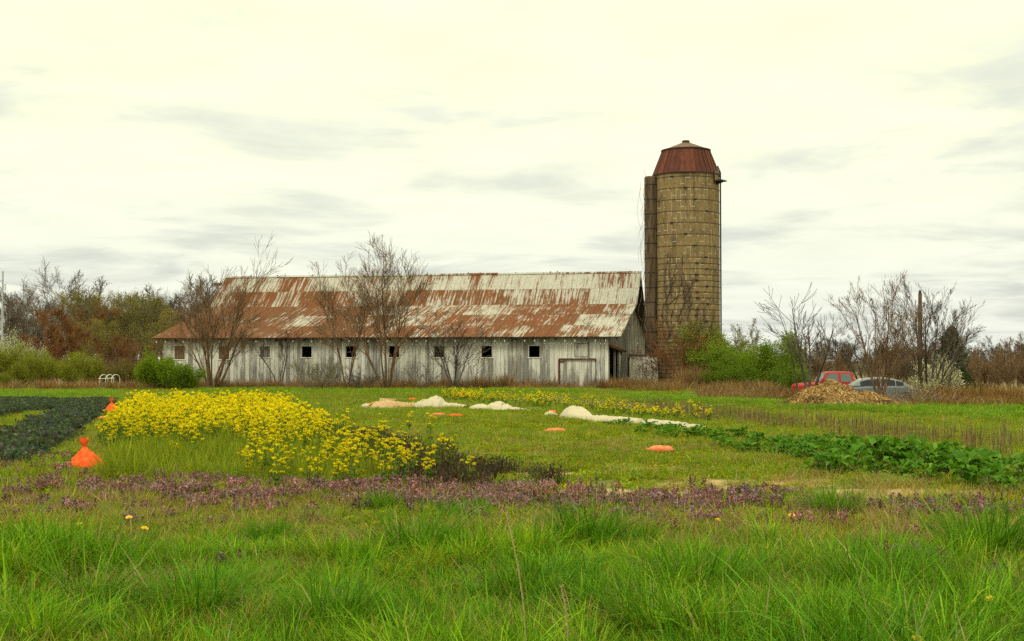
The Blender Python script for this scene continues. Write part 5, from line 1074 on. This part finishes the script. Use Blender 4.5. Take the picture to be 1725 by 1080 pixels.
# ------------------------------------------------------------------ poles and hoop frame
Y = 62.; x = PX(1550, Y); pl = empty('wooden_pole', (x, Y, float(gz(x, Y)))); tag(pl, 'old bare wooden pole standing among the bare trees at right', 'pole')
MB().tube([(0, 0, -.2), (-.02, 0, 2.5), (.02, 0, PZ(494, Y) - float(gz(x, Y)))], [.105, .095, .085], 10).build('shaft', simple('old_pole_wood', (.085, .055, .035), .9, .2, .35, 3), pl, True)
MB().tube([(.01, 0, PZ(494, Y) - float(gz(x, Y)) - .02), (.02, 0, PZ(489, Y) - float(gz(x, Y)))], [.075, .05], 10).build('cap', M_IRON, pl)
Y = 110.; x = PX(1, Y); pl = empty('metal_pole', (x, Y, 0)); tag(pl, 'pale steel lattice pole at the left picture edge', 'pole')
hp = PZ(457, Y)
M_STEEL = simple('pale_steel', (.36, .38, .38), .5, .4, .15, 3)
MB().tube([(0.12, 0, 0), (.12, 0, hp)], .075, 8).build('shaft', M_STEEL, pl); MB().tube([(-.45, 0, 0), (-.45, 0, hp * .93)], .05, 8).build('shaft', M_STEEL, pl)
for q in range(5): z = hp * (.25 + .16 * q); MB().tube([(-.45, 0, z), (.12, 0, z + .3)], .03, 6).build('brace', M_STEEL, pl)
Y = 80.; x = PX(183, Y); hf = empty('hoop_frame', (x, Y, 0)); tag(hf, 'white pipe hoop frame at the wood edge behind the dark leafy bed', 'hoop frame'); M_WP = simple('white_pipe', (.72, .70, .60), .5, .3, .1)
for q in range(3):
    a = -.42 + q * .36; P = [(a, -.3, 0), (a, -.3, .62)] + [(a + .15 * (1 - math.cos(t_q)), -.3 + .6 * (1 - math.cos(t_q)) / 2, .62 + .24 * math.sin(t_q)) for t_q in np.linspace(.2, math.pi - .2, 9)] + [(a + .30, .3, .62), (a + .30, .3, 0)]
    MB().tube(P, .020, 6).build('hoop', M_WP, hf, True)
MB().tube([(-.5, -.3, .62), (.46, -.3, .66)], .018, 6).build('rail', M_WP, hf)

# ------------------------------------------------------------------ vehicles
def paint(name, c, rough=.35):
    k = NM(name, rough, .3); p = k.pos(); f = k.noise(p, 2.5, 4); k.col(k.mix(k.ramp(f, .3, .7), tuple(v * .88 for v in c), c)); k.b.inputs['Coat Weight'].default_value = .12; return k.m
M_GLASS = NM('car_window_glass', .06, .6).m; M_GLASS.node_tree.nodes['Principled BSDF'].inputs['Base Color'].default_value = (.07, .09, .09, 1)
M_TYRE = simple('tyre_rubber', (.02, .02, .02), .9); M_CHROME = simple('dull_chrome', (.55, .55, .54), .25, .5, .1, 3, .9)
M_GLASS2 = NM('dark_car_glass', .25, .15).m; M_GLASS2.node_tree.nodes['Principled BSDF'].inputs['Base Color'].default_value = (.02, .023, .028, 1)
def wheel(par, x, y, r=.36):
    w_ = empty('wheel', (x, y, r)); w_.parent = par
    def ring(prof): 
        mb = MB().lathe(prof, 24); V = np.concatenate(mb.v); mb.v = [np.stack([V[:, 0], V[:, 2], V[:, 1]], -1)]; return mb
    ring([(r * .62, -.10), (r * .93, -.11), (r, -.07), (r, .07), (r * .93, .11), (r * .62, .10)]).build('tyre', M_TYRE, w_, True)
    ring([(0, -.05), (r * .3, -.07), (r * .62, -.09), (r * .62, .09), (r * .3, .05), (0, .04)]).build('rim', M_CHROME, w_, True)
def shell(sec, par, name, m):      # sec: list of (x, halfwidth, z_low, z_high): a rounded body lofted along x
    kk_ = 12; V = []
    for x, hw, z0, z1 in sec:
        h = z1 - z0; c_ = min(.12, h * .35, hw * .3)
        V += [(x, -hw + c_, z0), (x, hw - c_, z0), (x, hw - c_ * .3, z0 + c_ * .3), (x, hw, z0 + c_), (x, hw, z1 - c_), (x, hw - c_ * .3, z1 - c_ * .3), (x, hw - c_, z1), (x, -hw + c_, z1), (x, -hw + c_ * .3, z1 - c_ * .3), (x, -hw, z1 - c_), (x, -hw, z0 + c_), (x, -hw + c_ * .3, z0 + c_ * .3)]
    q = [[i * kk_ + j, i * kk_ + (j + 1) % kk_, (i + 1) * kk_ + (j + 1) % kk_, (i + 1) * kk_ + j] for i in range(len(sec) - 1) for j in range(kk_)]
    return link(name, mesh(name, V, [q, [list(range(kk_))[::-1]], [[(len(sec) - 1) * kk_ + j for j in range(kk_)]]]), par, m)
def greenhouse(par, name, m, base, top, z0, z1, hb, ht):   # base/top: x ranges, hb/ht: half widths
    V = [(base[0], -hb, z0), (base[1], -hb, z0), (base[1], hb, z0), (base[0], hb, z0), (top[0], -ht, z1), (top[1], -ht, z1), (top[1], ht, z1), (top[0], ht, z1)]
    for (a, b) in ((.25, .035),): V += [(top[0] + a, -ht + .12, z1 + b), (top[1] - a * .6, -ht + .12, z1 + b), (top[1] - a * .6, ht - .12, z1 + b), (top[0] + a, ht - .12, z1 + b)]
    f = [[0, 1, 5, 4], [1, 2, 6, 5], [2, 3, 7, 6], [3, 0, 4, 7], [4, 5, 9, 8], [5, 6, 10, 9], [6, 7, 11, 10], [7, 4, 8, 11], [8, 9, 10, 11]]
    return link(name, mesh(name, V, [f]), par, m)
def pane(par, quad, n_out, m=None, name='window'):
    V = np.array(quad, float); o_ = np.array(n_out) * .012; V2 = np.concatenate([V + o_, V - o_]); k4 = len(quad)
    f = [[i, (i + 1) % k4, (i + 1) % k4 + k4, i + k4] for i in range(k4)]
    return link(name, mesh(name, V2, [f, [list(range(k4))], [list(range(k4, 2 * k4))[::-1]]]), par, m or M_GLASS)
# pickup, nose to the left
Y = 76.; xb = PX(1338, Y); tr = empty('pickup_truck', (xb, Y, PZ(626, Y) - 1.68), R(3)); tag(tr, 'red pickup truck half hidden behind the wood chips', 'pickup truck')
M_RED = paint('red_car_paint', (.33, .010, .011), .5)
shell([(-.02, .70, .45, .86), (.10, .80, .42, .98), (.5, .86, .40, 1.02), (1.35, .87, .40, 1.07), (3.2, .87, .40, 1.06), (5.05, .86, .42, 1.04), (5.12, .82, .46, 1.0)], tr, 'body', M_RED)
greenhouse(tr, 'cab', M_RED, (1.22, 3.22), (1.72, 3.12), 1.05, 1.645, .85, .66)
def side_pane(x0, x1, x2, x3, z0, z1):    # bottom x0..x1, top x3..x2
    f = lambda z: -(.85 + (.66 - .85) * (z - 1.05) / .595) ; pane(tr, [(x0, f(z0), z0), (x1, f(z0), z0), (x2, f(z1), z1), (x3, f(z1), z1)], (0, -1, .3))
side_pane(1.42, 2.28, 2.28, 1.80, 1.10, 1.57); side_pane(2.44, 3.05, 3.00, 2.44, 1.10, 1.56)
pane(tr, [(1.27, -.72, 1.12), (1.27, .72, 1.12), (1.66, .58, 1.58), (1.66, -.58, 1.58)], (-.7, 0, .6), name='windscreen')
MB().box(-.12, .02, -.8, .8, .44, .58).build('bumper', M_CHROME, tr)
for s in (-1, 1): MB().box(-.045, .06, s * .62 - .12, s * .62 + .12, .70, .84).build('headlight', M_CHROME, tr)
MB().box(1.30, 1.46, -1.02, -.86, 1.10, 1.26).build('mirror', M_RED, tr)
MB().box(2.30, 2.40, -.885, -.868, .88, .92).build('handle', M_CHROME, tr)
for x_ in (.85, 4.15):
    for s in (-1, 1): wheel(tr, x_, s * .78)
# grey saloon
Y = 71.; xb = PX(1424, Y); ca = empty('saloon_car', (xb, Y, PZ(634.5, Y) - 1.40), R(-3)); tag(ca, 'silver-grey saloon car behind the chip pile and vase-shaped tree', 'car')
M_SIL = paint('silver_grey_paint', (.15, .16, .17), .45)
shell([(-.55, .62, .40, .72), (-.42, .78, .32, .80), (.1, .85, .28, .88), (1.0, .87, .26, .93), (2.6, .87, .26, .95), (3.3, .85, .28, .94), (3.65, .80, .34, .88), (3.78, .66, .42, .80)], ca, 'body', M_SIL)
secs = []
gx = np.linspace(.25, 3.2, 15)
for x_ in gx: t = (x_ - .25) / 2.95; h = max(.012, math.sin(math.pi * min(1, max(0, t)) ** .92) ** .62 * .46); secs.append((x_, h))
V = []; q = []
for x_, h in secs: V += [(x_, -.80, .92), (x_, -.80 + .22 * h / .46, .92 + h * .9), (x_, -.40, .92 + h), (x_, .40, .92 + h), (x_, .80 - .22 * h / .46, .92 + h * .9), (x_, .80, .92)]
for i in range(len(secs) - 1): q += [[i * 6 + j, i * 6 + j + 1, (i + 1) * 6 + j + 1, (i + 1) * 6 + j] for j in range(5)]
link('cabin', mesh('cabin', V, [q], None, True), ca, M_SIL)
def cz(x_): return float(np.interp(x_, gx, [h for _, h in secs]))
def car_pane(xa, xb_):
    xs = np.linspace(xa, xb_, 6); bot = [(x_, -.80, .945) for x_ in xs]; top = [(x_, -.80 + .22 * cz(x_) / .46 * .86, .92 + cz(x_) * .78) for x_ in xs[::-1]]; pane(ca, bot + top, (0, -1, .35), M_GLASS2)
car_pane(.62, 1.62); car_pane(1.70, 2.42); car_pane(2.48, 2.86)
pane(ca, [(.36, -.6, .93 + cz(.36) * .55), (.36, .6, .93 + cz(.36) * .55), (.80, .5, .945 + cz(.8)), (.80, -.5, .945 + cz(.8))], (-.5, 0, .8), name='windscreen')
for x_ in (.25, 2.95):
    for s in (-1, 1): wheel(ca, x_, s * .76, .31)
MB().box(3.72, 3.80, -.6, -.35, .62, .74).build('tail_light', simple('red_lens', (.35, .02, .02), .3), ca)
